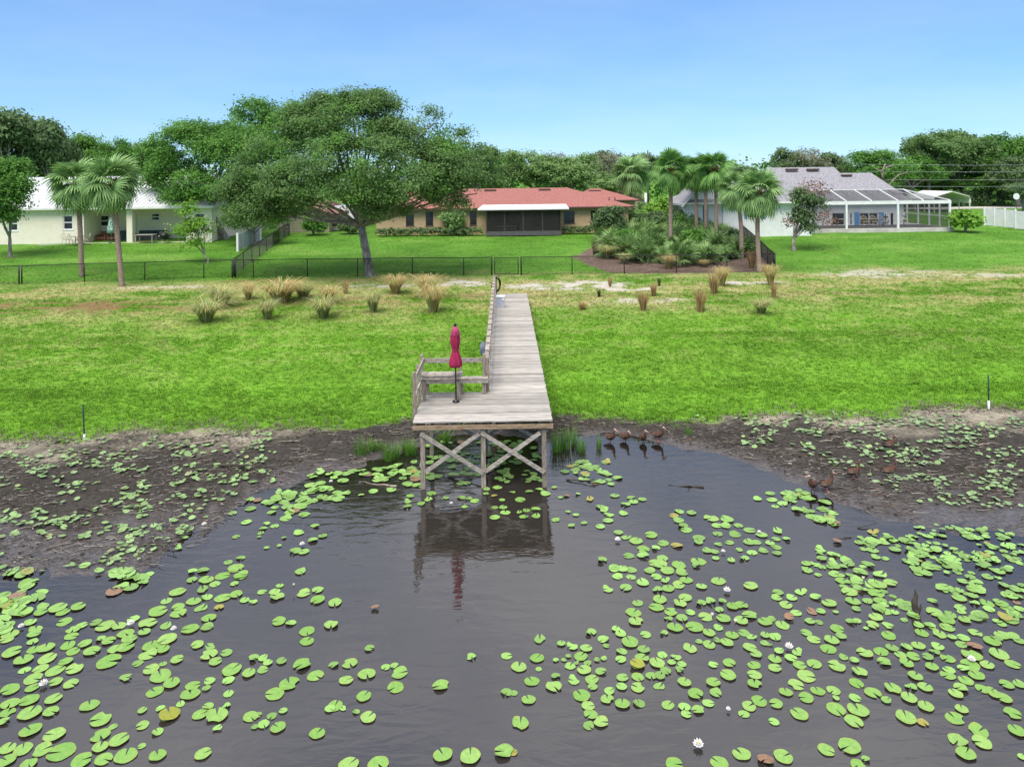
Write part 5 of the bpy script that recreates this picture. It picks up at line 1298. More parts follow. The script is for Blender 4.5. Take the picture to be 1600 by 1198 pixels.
# chairs behind the screens of the enclosure
M['rattan'] = mat('pale_rattan', (.34,.29,.22), (.46,.40,.31), 14, .8)
for i, px in enumerate((1352, 1366, 1378)):
    r = empty('rattan_chair', (at_d(px,350,73.6)[0], 73.6, cz+.013)); tag(r, ['leftmost','middle','right-hand'][i]+' pale rattan chair behind the enclosure screen', 'chair', 'rattan chairs in the enclosure')
    MB().box(-.3,.3,-.3,.25,.36,.44).build('seat', M['rattan'], r)
    MB().tube([(-.3,.28,.42),(-.27,.36,.85),(0,.4,1.02),(.27,.36,.85),(.3,.28,.42)], .04, 6).build('backrest', M['rattan'], r)
    for k2 in range(5): MB().tube([((k2-2)*.11,.29,.44),((k2-2)*.1,.38,.97-.05*abs(k2-2))], .014, 5).build('spindle', M['rattan'], r)
    for sx in (-1, 1):
        MB().box(sx*.34-.03,sx*.34+.03,-.3,.3,.6,.66).build('arm', M['rattan'], r)
        for sy in (-.26, .24): MB().box(sx*.27-.03,sx*.27+.03,sy-.03,sy+.03,0,.359).build('leg', M['rattan'], r)
r = empty('side_table', (at_d(1412,350,74)[0], 74, cz+.013)); tag(r, 'small round white table and lamp behind the enclosure screen', 'table')
MB().lathe([(.01,.6),(.35,.6),(.35,.64),(.01,.64)], 16).build('top', M['white'], r); MB().tube([(0,0,0),(0,0,.6)], .05, 8).build('leg', M['white'], r)
MB().lathe([(.05,.64),(.08,.8),(.03,.9),(.2,.92),(.14,1.2)], 14).build('lamp', M['white'], r)

# ================================================================== LILY PADS
m, n, L, p = nodes('lily_pad')
oi = n.new('ShaderNodeObjectInfo'); tc = n.new('ShaderNodeTexCoord')
rp = n.new('ShaderNodeValToRGB'); e = rp.color_ramp.elements
e[0].position = 0; e[0].color = (.18,.345,.075,1); e[1].position = 1; e[1].color = (.27,.43,.12,1)
L.new(oi.outputs['Random'], rp.inputs[0])
ad = n.new('ShaderNodeVectorMath'); ad.operation = 'ADD'; cxn = n.new('ShaderNodeCombineXYZ'); ml = n.new('ShaderNodeMath'); ml.operation = 'MULTIPLY'; ml.inputs[1].default_value = 53
L.new(oi.outputs['Random'], ml.inputs[0]); L.new(ml.outputs[0], cxn.inputs[0]); L.new(tc.outputs['Object'], ad.inputs[0]); L.new(cxn.outputs[0], ad.inputs[1])
nz = n.new('ShaderNodeTexNoise'); nz.inputs['Scale'].default_value = 2.2; nz.inputs['Detail'].default_value = 4; L.new(ad.outputs[0], nz.inputs['Vector'])
r2 = ramp(n, .35, .7, (.82,.88,.85), (1.15,1.08,1.0)); L.new(nz.outputs[0], r2.inputs[0])
mx = n.new('ShaderNodeMix'); mx.data_type = 'RGBA'; mx.blend_type = 'MULTIPLY'; mx.inputs[0].default_value = 1; L.new(rp.outputs[0], mx.inputs[6]); L.new(r2.outputs[0], mx.inputs[7])
n3 = n.new('ShaderNodeTexNoise'); n3.inputs['Scale'].default_value = 7; n3.inputs['Detail'].default_value = 2; L.new(ad.outputs[0], n3.inputs['Vector'])
r3 = ramp(n, .66, .70, (0,0,0), (1,1,1)); L.new(n3.outputs[0], r3.inputs[0])
mx2 = n.new('ShaderNodeMix'); mx2.data_type = 'RGBA'; L.new(r3.outputs[0], mx2.inputs[0]); L.new(mx.outputs[2], mx2.inputs[6]); mx2.inputs[7].default_value = (.07,.06,.02,1)
ln = n.new('ShaderNodeVectorMath'); ln.operation = 'LENGTH'; L.new(tc.outputs['Object'], ln.inputs[0])
sm = n.new('ShaderNodeMath'); sm.operation = 'ADD'; L.new(ln.outputs['Value'], sm.inputs[0]); nm = n.new('ShaderNodeMath'); nm.operation = 'MULTIPLY'; nm.inputs[1].default_value = .5; L.new(nz.outputs[0], nm.inputs[0]); L.new(nm.outputs[0], sm.inputs[1])
mr4 = n.new('ShaderNodeMapRange'); mr4.inputs[1].default_value = 1.14; mr4.inputs[2].default_value = 1.32; mr4.inputs[4].default_value = .75; L.new(sm.outputs[0], mr4.inputs[0])
mx3 = n.new('ShaderNodeMix'); mx3.data_type = 'RGBA'; L.new(mr4.outputs[0], mx3.inputs[0]); L.new(mx2.outputs[2], mx3.inputs[6]); mx3.inputs[7].default_value = (.30,.26,.06,1)
L.new(mx3.outputs[2], p.inputs['Base Color']); p.inputs['Roughness'].default_value = .5; p.inputs['Specular IOR Level'].default_value = .25
M['pad'] = m
M['pad_yellow'] = mat('yellowing_pad', (.33,.30,.03), (.22,.28,.04), 3, .45, rand=.1)
M['pad_red'] = mat('rotting_pad', (.22,.10,.07), (.30,.20,.10), 4, .55, rand=.1)
M['pads'] = col_mat('many_lily_pads', 'padcol', 0, .4, gloss=.35)
def pad_shape(g, n_=18):
    """unit pad with a notch; returns rim points and centre"""
    half = g.uniform(.10, .24); a = np.linspace(half, 2*math.pi-half, n_); r = 1+.05*np.sin(2*a+g.random()*6)+.03*np.sin(5*a+g.random()*6)
    if g.random() < .3:
        k = int(g.integers(2, n_-3)); r[k:k+2] *= g.uniform(.55, .85)
    V = [(.06*math.cos(math.pi), 0, 0)] + [(r[i]*math.cos(a[i])*.99, r[i]*math.sin(a[i]), .012+.012*math.sin(3*a[i])) for i in range(n_)]
    if g.random() < .4:                                      # an edge that curls up
        e_ = g.random()*6.283; V = [(x, y, z+.5*max(0, x*math.cos(e_)+y*math.sin(e_)-.55)) for x, y, z in V]
    V += [(.6*x, .6*y, .004) for x, y, z in V[1:]]
    F3 = [(0, n_+1+i, n_+2+i) for i in range(n_-1)]; F4 = [(n_+1+i, 1+i, 2+i, n_+2+i) for i in range(n_-1)]
    return np.array(V), F3, F4
PADV = []
for s in range(8):
    V, F3, F4 = pad_shape(np.random.default_rng(700+s)); me = bpy.data.meshes.new('lily_pad'); me.from_pydata([tuple(v) for v in V], [], F3+F4); me.materials.append(M['pad'])
    me.polygons.foreach_set('use_smooth', [True]*len(me.polygons)); me.update(); PADV.append(me)
PW = {}
PW['A'] = (0,880,3.7675,[(70,527,125),(138,572,120),(278,563,120),(387,580,92),(325,632,125),(438,623,118),(240,622,100),(145,630,80),(195,680,120),(328,700,95),(417,712,98),(60,745,125),(190,735,90),(170,808,130),(315,800,110),(60,830,120),(45,880,100),(175,885,150),(300,877,105),(527,838,125),(592,922,145),(665,962,62),(592,1015,130),(700,1045,130),(590,1085,105),(835,1077,60),(740,1135,150),(362,1112,180),(250,1100,125),(135,1097,125),(45,1090,110),(320,1012,140),(180,987,140),(928,1135,112),(1195,1125,112),(928,993,82),(840,955,90),(998,898,115),(945,855,65),(1062,830,60),(838,868,65),(1120,772,130),(1135,722,100),(1215,738,60),(1235,695,75),(1345,690,85),(1365,630,135),(1465,650,95),(1345,768,75),(1225,848,80),(1278,900,150),(1180,890,110),(1332,843,60),(1280,977,62),(1475,905,105),(1500,965,50),(945,665,145),(1010,708,115),(912,757,115),(738,678,85),(890,625,110),(960,593,55),(1042,568,92),(812,590,80),(640,580,160),(870,540,120),(960,510,90),(890,485,120),(950,470,110),(985,450,130),(1230,540,120),(1268,580,92),(1240,495,75),(1333,527,85),(1162,482,90),(1490,560,85),(1120,388,118),(1220,380,85),(1230,325,98),(1050,297,110),(1050,260,90),(930,285,130),(850,407,85),(785,330,85),(870,355,125),(975,370,80),(460,258,100),(1182,268,88),(1290,262,65),(1310,75,100),(1415,78,90),(1380,122,60),(1215,100,100),(1265,123,80),(1195,160,80),(1390,185,90),(1045,170,110),(980,222,80),(1130,100,75),(1130,48,80),(1195,43,85),(1385,30,110),(1140,225,100),(1220,200,80),(1310,205,110),(1440,218,70),(1490,228,60),(480,1165,140),(610,1155,120),(480,368,80),(565,352,80),(620,370,130),(700,370,100),(430,395,90),(420,430,90),(590,445,75),(640,460,90),(740,415,110),(760,450,100),(740,495,120),(680,510,100),(400,485,100),(500,475,90),(430,520,90),(540,520,110),(270,500,110),(200,510,90),(210,390,90),(180,350,80),(200,420,90),(195,462,80),(60,420,110),(40,450,90),(380,345,100),(370,290,90),(340,265,120),(150,290,100),(240,290,90),(170,1180,110),(40,1165,120),(20,935,80)])
PW['B'] = (400,880,3.7675,[(258,50,78),(35,168,68),(140,133,55),(110,168,80),(125,200,98),(280,180,92),(365,160,85),(363,218,102),(465,235,97),(135,343,100),(205,353,75),(300,400,110),(300,460,100),(442,365,100),(668,503,70),(272,598,130),(350,662,115),(457,600,70),(552,590,110),(530,690,98),(652,655,122),(765,612,70),(815,605,60),(845,648,115),(822,730,120),(635,785,108),(1088,720,122),(1265,550,80),(1475,545,80),(1475,760,85),(1100,1132,135),(1262,1140,150),(1460,1112,140),(720,1185,145),(545,1190,140),(360,1003,112),(660,910,112),(590,875,55),(515,855,50),(465,840,110),(435,860,75),(195,710,140),(110,772,130),(150,578,75),(40,560,70),(70,590,65),(40,630,75),(95,900,75),(160,870,60),(130,970,105),(45,950,85),(10,895,60)])
PW['C'] = (800,880,3.7675,[(165,452,85),(290,475,62),(355,492,80),(437,503,85),(462,408,85),(610,388,65),(640,418,75),(537,447,85),(555,487,50),(695,467,122),(645,520,80),(775,510,88),(640,567,80),(765,560,98),(740,603,95),(787,420,80),(893,412,62),(332,548,42),(305,570,40),(258,572,42),(405,550,98),(340,605,82),(445,590,60),(380,588,40),(500,572,42),(540,563,45),(523,638,82),(425,630,98),(148,560,100),(40,612,110),(157,623,48),(117,695,105),(258,668,65),(245,728,112),(365,690,88),(470,685,98),(475,730,70),(410,780,125),(448,842,92),(463,890,98),(523,938,105),(450,958,80),(98,805,98),(50,945,120),(10,765,60),(10,1115,60),(573,752,78),(560,803,92),(650,832,102),(748,825,88),(645,728,78),(740,733,100),(650,675,85),(740,670,90),(820,665,80),(870,665,80),(865,727,78),(885,540,75),(965,553,75),(855,590,110),(940,585,60),(1000,595,65),(905,635,80),(985,630,70),(1015,702,95),(1080,772,108),(1155,825,82),(1095,862,95),(1015,850,85),(1025,890,75),(918,835,92),(1048,503,98),(1185,705,100),(1198,765,85),(1185,597,72),(1278,588,90),(1272,662,112),(1425,600,90),(1428,660,98),(1428,712,98),(1437,540,85),(1400,497,95),(1455,812,108),(1395,843,100),(1365,888,78),(1352,1125,125),(1220,1175,125),(955,1185,125),(565,155,78),(670,145,88),(770,118,85),(1215,105,105),(1405,135,102),(855,157,80),(715,290,110),(740,235,80),(730,345,105),(850,260,105),(870,215,100),(935,287,95),(990,240,90),(1020,205,95),(960,380,110),(1075,378,120),(920,325,65),(1000,325,85),(1050,290,70),(1140,315,105),(1245,328,98),(1350,340,95),(1220,275,65),(1165,225,85),(1235,222,70),(1110,235,80),(1300,255,90),(1350,250,90),(1160,410,90),(1215,380,70),(1160,480,90),(1100,462,55),(1265,470,90),(1210,455,60),(1295,425,90),(1365,410,85),(1410,435,75),(1490,425,70),(1485,470,60),(1400,305,110),(1490,345,100),(620,80,75),(700,82,70),(600,35,80),(655,35,80),(815,45,75),(850,80,80),(915,45,100),(1000,60,80),(905,105,65),(1025,100,90),(980,130,90),(920,150,90),(985,15,95),(870,10,100),(1115,140,75),(1085,12,60)])
PW['D'] = (1200,880,3.7675,[(60,175,80),(105,245,92),(195,172,85),(280,200,80),(360,238,98),(50,205,70),(140,205,75),(165,293,80),(260,285,80),(310,285,70),(397,288,42),(20,330,60),(85,365,98),(245,342,75),(300,348,58),(40,435,85),(5,480,50),(407,387,98),(490,345,75),(635,320,95),(615,365,90),(705,368,82),(525,340,60),(577,385,38),(430,432,75),(270,450,90),(225,410,80),(375,455,98),(355,505,110),(65,520,70),(175,527,80),(40,565,90),(135,560,85),(185,600,95),(272,592,105),(40,618,90),(405,605,122),(445,555,65),(508,573,65),(570,530,110),(665,520,100),(685,583,98),(710,428,98),(730,500,85),(815,495,80),(885,487,90),(855,550,90),(780,540,80),(817,592,95),(940,553,80),(905,410,92),(888,368,68),(1000,492,85),(980,522,75),(1055,380,95),(1010,420,90),(965,612,90),(1058,562,95),(1065,630,85),(1058,660,98),(1138,478,85),(1150,440,85),(1220,410,90),(1320,463,110),(1375,425,100),(1200,545,130),(1360,535,130),(1440,595,98),(1190,600,130),(1290,600,95),(1228,663,105),(1150,620,80),(868,668,98),(540,642,102),(520,707,98),(617,765,110),(695,808,72),(735,740,108),(840,728,85),(925,732,98),(830,795,110),(930,845,108),(812,908,140),(912,940,80),(505,930,128),(530,868,140),(400,860,130),(512,795,85),(385,750,92),(400,795,50),(293,752,98),(225,793,105),(165,715,112),(225,665,130),(105,760,92),(48,828,95),(35,933,75),(185,890,122),(480,1080,155),(342,1100,115),(90,1138,135),(575,1155,58),(530,1190,105),(1118,1043,135),(1260,1055,130),(1240,990,130),(1165,1125,130),(1100,912,130),(1140,860,90),(1440,885,115),(1465,990,115),(1105,770,95),(1135,735,98),(1165,690,100),(1260,740,90),(1310,750,90),(1340,775,90),(1385,795,110),(1405,715,95),(1480,715,80),(1425,335,105),(1480,270,70),(1125,205,98),(1205,155,90),(1043,167,42),(1215,235,70),(1290,240,90),(1375,240,90),(980,290,110),(1050,335,110),(1245,305,110),(1160,335,90),(1300,270,80),(635,180,110),(480,170,110),(650,130,110),(720,115,95),(540,50,90),(490,75,80),(440,105,98),(445,138,60),(390,65,80),(390,20,80),(440,22,60),(230,42,80),(295,70,50),(320,25,60),(225,5,70),(280,8,70),(500,225,100),(585,225,70),(520,270,65),(660,225,90),(735,195,50),(825,240,70),(800,335,50),(970,225,75),(10,1170,60),(1495,1140,60)])
PW['K'] = (600,640,3.525,[(262,462,68),(245,497,55),(205,520,58),(145,477,55),(132,507,55),(127,535,62),(340,487,45),(425,485,60),(465,492,50),(500,503,65),(443,535,48),(625,430,62),(565,440,45),(563,465,42),(608,475,42),(650,497,42),(707,458,40),(800,453,55),(855,440,50),(890,465,70),(750,497,75),(610,540,50),(655,540,60),(668,568,68),(610,595,70),(835,548,65),(785,555,55),(745,570,38),(770,595,62),(837,587,60)])
PW['U'] = (840,620,4.0,[(483,620,70),(585,632,65),(655,643,65),(600,657,75),(550,672,75),(330,643,65),(395,690,80),(420,712,70),(445,738,78),(440,775,80),(392,812,75),(537,730,70),(505,850,72),(710,865,98),(615,903,100),(555,882,75),(400,1022,85),(885,717,75),(962,727,75),(852,742,75),(882,775,85),(905,805,90),(930,832,92),(1085,760,110),(1185,770,95),(1120,805,80),(1175,808,80),(1255,805,70),(1128,858,80),(1008,885,95),(1005,910,75),(1200,912,70),(1235,862,90),(1325,835,90),(1400,865,85),(1320,912,80),(1365,910,80),(1490,890,65),(1555,892,65),(1505,842,80),(1450,915,75),(1492,940,78),(1412,965,70),(1495,980,70),(1340,975,80),(1290,1010,78),(1260,957,55),(1210,1025,58),(1113,1010,58),(1128,925,58),(1060,965,70),(1105,970,70),(785,915,90),(870,930,90),(735,945,80),(660,955,100),(570,995,90),(660,995,90),(780,1010,90),(740,1040,110),(880,1050,105),(810,1085,100),(700,1090,80),(900,1100,90),(1005,1030,110),(985,1060,60),(480,1065,80),(530,1075,90),(590,1085,75),(1375,640,65),(1465,645,80),(1530,668,80),(1590,655,70),(1485,685,60),(170,470,70),(240,423,50),(280,440,65),(240,480,50),(300,495,60),(375,450,65),(400,470,75),(440,490,50),(500,508,78),(305,520,70),(395,530,80),(460,547,58),(105,568,45),(250,610,45),(180,620,45),(143,630,42),(240,740,50),(112,770,65),(212,807,55),(290,790,50),(190,720,40)])
PW['L'] = (350,640,4.571,[(165,583,80),(130,612,85),(240,650,75),(190,710,95),(160,805,90),(60,740,80),(58,675,80),(340,735,80),(425,660,85),(490,615,100),(370,635,110),(550,695,110),(500,725,100),(470,740,90),(440,778,105),(575,752,105),(650,832,85),(535,882,88),(635,935,85),(705,905,75),(510,1012,105),(570,1018,95),(545,1160,95),(428,917,45),(365,832,80),(305,815,62),(280,850,68),(262,885,58),(250,910,40),(305,988,50),(395,975,40),(88,907,70),(120,1060,80),(85,1130,130),(30,1090,80),(120,1185,115),(640,655,75),(700,625,100),(760,635,75),(810,595,90),(870,600,80),(700,560,90),(620,545,110),(850,510,100),(690,525,90),(640,485,70),(785,485,70)])
PLAB = {'A': ('green notched lily pad floating in the crowd of pads at the lower left', 'large pads at the lower left'),
 'B': ('green notched lily pad in the sparse scatter below the dock reflection', 'large pads below the dock reflection'),
 'C': ('green notched lily pad in the clusters lower right of the dock reflection', 'large pads in the lower middle right'),
 'D': ('green notched lily pad floating among the pads at the lower right', 'large pads at the lower right'),
 'K': ('bright lily pad floating right at the front legs of the dock', 'pads at the dock legs'),
 'U': ('lily pad on the open water between the dock and the right mud bank', 'pads right of the dock'),
 'L': ('lily pad on the water beside the mud bank left of the dock', 'pads by the left mud bank')}
allp = []
for key, (ox, oy, sc_, lst) in PW.items():
    for (x, y, w_) in lst: allp.append((key, ox+x/sc_, oy+y/sc_, w_/sc_))
allp.sort(key=lambda t: -t[3])
rest = []; placed = 0
for i, (key, px, py, wp) in enumerate(allp):
    x, D = at_z(px, py, 0.0); rad = wp/2*D/FPX*.83
    if placed < 298:
        z = .008+.02*random.random() + max(0, gz(x, D))
        o = new('lily_pad', PADV[i % 8], None, (x, D, z), (random.uniform(-.035,.035), random.uniform(-.035,.035), random.choice((1.0, 1.57, 2.2, .4, 3.6, 5.5))+random.uniform(-.6,.6)), rad)
        tag(o, PLAB[key][0], 'lily pad', PLAB[key][1]); placed += 1
    else: rest.append((x, D, rad))
def odd_pad(px, py, wp, mt, lab):
    x, D = at_z(px, py, 0); me = PADV[3].copy(); me.materials[0] = M[mt]
    tag(new('lily_pad', me, None, (x, D, .05), (.12, -.1, random.random()*6), wp/2*D/FPX), lab, 'lily pad')
odd_pad(265, 1119, 30, 'pad_yellow', 'yellow dying lily pad at the lower left, brightest of its neighbours')
odd_pad(996, 1040, 24, 'pad_yellow', 'yellowish lily pad among the clusters right of centre')
odd_pad(1196, 1190, 24, 'pad_red', 'reddish brown rotting lily pad at the bottom edge')
odd_pad(1233, 966, 16, 'pad_red', 'brown withered lily pad at the left of the lower right crowd')
odd_pad(1523, 1012, 22, 'pad_red', 'rusty lily pad in the thick of the lower right crowd')
odd_pad(586, 951, 12, 'pad_red', 'small pinkish dead leaf alone on the open water')
odd_pad(1308, 847, 14, 'pad_red', 'pinkish dead pad near the right mud bank')
# the many smaller pads: crowds on the water and leaves left lying on the mud
g = np.random.default_rng(77); VV, FF, CC = [], [], []
base_shapes = [pad_shape(np.random.default_rng(800+s), 11) for s in range(10)]
def add_pad(x, y, z, rad, tilt, colr, sh):
    V, F3, F4 = base_shapes[sh % 10]; a = g.random()*6.283; ca, sa = math.cos(a), math.sin(a)
    W_ = np.empty_like(V); W_[:, 0] = V[:, 0]*ca-V[:, 1]*sa; W_[:, 1] = V[:, 0]*sa+V[:, 1]*ca; W_[:, 2] = V[:, 2]*1.5 + W_[:, 0]*tilt[0] + W_[:, 1]*tilt[1]
    k = sum(len(v) for v in VV[-1:]) and add_pad.n
    VV.append(W_*rad + np.array([x, y, z])); n0 = add_pad.n; add_pad.n += len(V); CC.append(np.repeat(colr[None], len(V), 0))
    for f in F3: FF.append((n0+f[0], n0+f[1], n0+f[2]))
    for f in F4: FF.append((n0+f[0], n0+f[1], n0+f[2])); FF.append((n0+f[0], n0+f[2], n0+f[3]))
add_pad.n = 0
def pcol(dull=0.0):
    c = np.array((.215,.375,.09))*(.75+.5*g.random()); 
    if g.random() < .025: c = np.array((.3,.27,.06))
    if g.random() < .015: c = np.array((.24,.14,.09))
    return c*(1-dull) + np.array((.22,.31,.15))*dull*(.7+.6*g.random())
for i, (x, y, rad) in enumerate(rest): add_pad(x, y, .006+.02*g.random(), rad, (0, 0), pcol(), i)
def crowd(poly, n_, dull, rr=(.07,.17), tilt=.25, clump=.55, freq=.9):
    P_ = np.array([at_z(*q_, 0) for q_ in poly]); x0, y0 = P_.min(0); x1, y1 = P_.max(0); k = 0; t = 0
    while k < n_ and t < n_*60:
        t += 1; x, y = g.uniform(x0, x1), g.uniform(y0, y1)
        if not inpoly(np.array([x]), np.array([y]), P_)[0]: continue
        if fbm(np.array([x*freq]), np.array([y*freq*1.4]), 88, 3)[0] < clump - .06 + .1*g.random(): continue
        gz_ = gz(x, y); on = gz_ > -.01; zt = max(gz_, 0)
        add_pad(x, y, zt + (.02+.05*g.random() if on else .006+.025*g.random()), g.uniform(*rr)*(.85 if on else 1), ((g.normal()*tilt, g.normal()*tilt) if on else (g.normal()*.03, g.normal()*.03)), pcol(dull if on else dull*.2), int(g.integers(10))); k += 1
crowd([(0,890),(230,893),(250,915),(215,945),(100,960),(0,990)], 60, .25, (.09,.17), .1, .42)
crowd([(0,710),(330,690),(420,690),(440,740),(330,800),(260,880),(120,890),(0,900)], 620, .6, (.045,.115), .16, .50, 1.3)
crowd([(340,760),(420,745),(560,735),(650,720),(660,760),(560,775),(430,800)], 90, .3, (.08,.16), .2, .47)
crowd([(660,690),(850,690),(850,752),(760,760),(660,755)], 120, .6, (.08,.15), .08, .40)
crowd([(1180,655),(1380,665),(1600,660),(1600,800),(1440,790),(1320,740),(1210,700)], 640, .75, (.045,.105), .16, .50, 1.3)
crowd([(1200,770),(1260,765),(1300,790),(1310,830),(1250,800)], 40, .3, (.09,.16), .15, .35)
crowd([(1370,815),(1600,830),(1600,940),(1480,930),(1400,890),(1330,850)], 190, .2, (.06,.13), .06, .36)
crowd([(1260,850),(1400,890),(1480,930),(1600,940),(1600,1010),(1470,1000),(1330,930)], 60, .1, (.07,.13), .04, .5)
crowd([(1050,650),(1180,665),(1230,720),(1120,690)], 40, .6, (.06,.12), .3, .5)
crowd([(860,715),(960,720),(950,760),(870,760)], 20, .3, (.09,.15), .05, .4)
me = np_mesh('lily_pads', np.concatenate(VV), np.array(FF), M['pads'], {'padcol': np.concatenate(CC)}, True)
tag(new('lily_pads', me), 'smaller lily pads crowding the shallows and lying on the drying mud', kind='stuff')

# ------------------------------------------------------------------ white water lilies
M['petal'] = mat('white_petal', (.85,.83,.82), (.8,.78,.78), 6, .5); M['stamen'] = mat('yellow_stamens', (.6,.42,.04), None, 8, .7)
def petals(n_, r, lift, w_, ph):
    mb = MB()
    for i in range(n_):
        a = ph+2*math.pi*i/n_; c, s_ = math.cos(a), math.sin(a); f = lambda d, z, q: (d*c-q*s_, d*s_+q*c, z)
        mb.add([f(.02,0,0), f(r*.55,r*lift*.45,w_), f(r,r*lift,0), f(r*.55,r*lift*.45,-w_), f(r*.55,r*lift*.30,0)], [(0,4,1),(1,4,2),(2,4,3),(3,4,0)], 0)
    return mb
PT = [petals(9,.11,.35,.032,0).mesh('petals', M['petal']), petals(8,.085,.9,.027,.3).mesh('petals', M['petal']), petals(6,.06,1.8,.02,.1).mesh('petals', M['petal'])]
ST = MB().lathe([(.001,.02),(.03,.02),(.034,.05),(.015,.06),(.001,.058)], 10).mesh('stamens', M['stamen'])
def lily(px, py, s_, lab, bud=False):
    x, D = at_z(px, py, .04); r = empty('water_lily', (x, D, max(0, gz(x, D))+.035), random.random()*6); s_ *= .6; r.scale = (s_, s_, s_); tag(r, lab, 'flower', 'white water lilies')
    for i, me in enumerate(PT if not bud else PT[2:]): new('petals', me, r)
    new('stamens', ST, r)
    if bud:
        MB().tube([(0,0,-.1),(0,0,.02)], .012, 6).build('stalk', M['dark_wood'], r); r.location.z += .1
for a in [(472,850,1.0,'white water lily left of the dock reflection'),(204,974,1.15,'white water lily in the middle of the lower left pads'),(271,982,.9,'white water lily at the right of the lower left crowd'),(33,978,.9,'white water lily near the left picture edge'),
 (68,1068,1.15,'white water lily by the left edge, lowest on that side'),(1136,922,1.15,'white water lily above the clusters right of centre'),(1091,1163,1.25,'large open white water lily at the bottom right of centre'),(1138,1107,.6,'small white water lily above the large open one'),
 (1233,1010,1.15,'white water lily at the left of the lower right pads'),(1518,1030,1.1,'white water lily in the middle of the lower right crowd'),(965,843,1.1,'white water lily nearest the dock on its right'),(1130,861,.8,'small round white water lily right of the dock clusters'),
 (1186,831,.8,'white water lily on the pads before the right mud bank'),(705,786,.75,'white water lily between the dock legs and their reflection'),(319,823,1.0,'white water lily at the edge of the left mud'),(517,752,.9,'white water lily on the pads left of the dock')]: lily(*a)
for a in [(1113,970,.9,'closed lily bud standing over the right clusters, left of two'),(1149,980,.9,'closed lily bud standing over the right clusters, right of two'),(1349,912,.9,'closed lily bud above the lower right crowd'),(459,922,.7,'tiny lily bud in the gap at the left of centre')]: lily(*a, bud=True)

# ================================================================== DUCKS
M['rust'] = mat('rusty_brown_feathers', (.06,.025,.014), (.11,.046,.026), 14, .8)
M['duck_dark'] = mat('black_feathers', (.012,.010,.010), (.03,.024,.022), 14, .8)
M['duck_face'] = mat('pale_grey_feathers', (.30,.24,.22), (.40,.33,.30), 14, .8)
M['duck_bill'] = mat('coral_bill', (.60,.17,.13), (.66,.24,.18), 8, .4)
M['duck_wing'] = mat('buff_wing', (.07,.036,.022), (.18,.13,.10), 8, .8)
def duck_mesh(turn=0.0, hunch=0.0):
    """one body from tail to bill: rings along the spine"""
    S = [(-.26,.20,.006,.004),(-.22,.205,.035,.018),(-.15,.20,.070,.055),(-.06,.19,.092,.085),(.03,.20,.092,.092),(.10,.225,.074,.080),(.145,.265,.050,.055),(.165,.31,.034,.036),(.165,.36-hunch,.026,.027),(.165,.40-hunch,.024,.025),(.175,.43-hunch,.033,.033),(.195,.452-hunch,.036,.036),(.22,.45-hunch,.030,.029),(.24,.443-hunch,.018,.016),(.265,.436-hunch,.016,.011),(.295,.430-hunch,.015,.007),(.305,.428-hunch,.008,.004)]
    n_ = 12; V, F, MI = [], [], []
    for i, (x, z, hw, hh) in enumerate(S):
        a = S[max(i-1, 0)]; b_ = S[min(i+1, len(S)-1)]; d = Vector((b_[0]-a[0], 0, b_[1]-a[1])).normalized(); up_ = Vector((-d.z, 0, d.x))
        head = max(0.0, (i-8)/4) if i > 8 else 0
        for k in range(n_):
            t = 2*math.pi*k/n_; q_ = Vector((x, 0, z)) + Vector((0,1,0))*math.cos(t)*hw + up_*math.sin(t)*hh
            if i > 8:
                c_ = Vector((.165, 0, q_.z)); rel = q_-c_; an = turn*min(1, head); q_ = c_+Vector((rel.x*math.cos(an)-rel.y*math.sin(an), rel.x*math.sin(an)+rel.y*math.cos(an), 0))
            V.append(tuple(q_))
    for i in range(len(S)-1):
        for k in range(n_):
            F.append((i*n_+k, i*n_+(k+1)%n_, (i+1)*n_+(k+1)%n_, (i+1)*n_+k)); low = 6 <= k < 12
            MI.append(3 if i >= 13 else (2 if 9 <= i < 13 and (low or i >= 11) else (1 if (i < 2 or (low and 1 < i < 5)) else 0)))
    F.append(tuple(range(n_))[::-1]); MI.append(1); F.append(tuple((len(S)-1)*n_+k for k in range(n_))); MI.append(3)
    me = bpy.data.meshes.new('body'); me.from_pydata(V, [], F)
    for m_ in ('rust', 'duck_dark', 'duck_face', 'duck_bill'): me.materials.append(M[m_])
    me.polygons.foreach_set('material_index', MI); me.polygons.foreach_set('use_smooth', [True]*len(F)); me.update(); return me
DM = [duck_mesh(0), duck_mesh(.9), duck_mesh(-.9), duck_mesh(0, .05)]
wg = MB()
for s_ in (1,): wg.add([(.08,.0,.25),(.02,.012,.27),(-.10,.010,.25),(-.24,-.035,.205),(-.12,.02,.19),(.02,.022,.17),(.09,.008,.20)], [(0,1,5,6),(1,2,4,5),(2,3,4)])
WGm = wg.mesh('wing', M['duck_wing'])
LGm = MB().tube([(0,0,.13),(.012,0,.07),(0,0,.008)], [.014,.009,.008], 6).add([(-.01,0,.012),(.07,.035,.004),(.08,0,.005),(.07,-.035,.004)], [(0,3,2,1)]).mesh('leg', M['duck_bill'])
EYm = MB().lathe([(.001,-.006),(.006,0),(.001,.006)], 8).mesh('eye', M['black'])
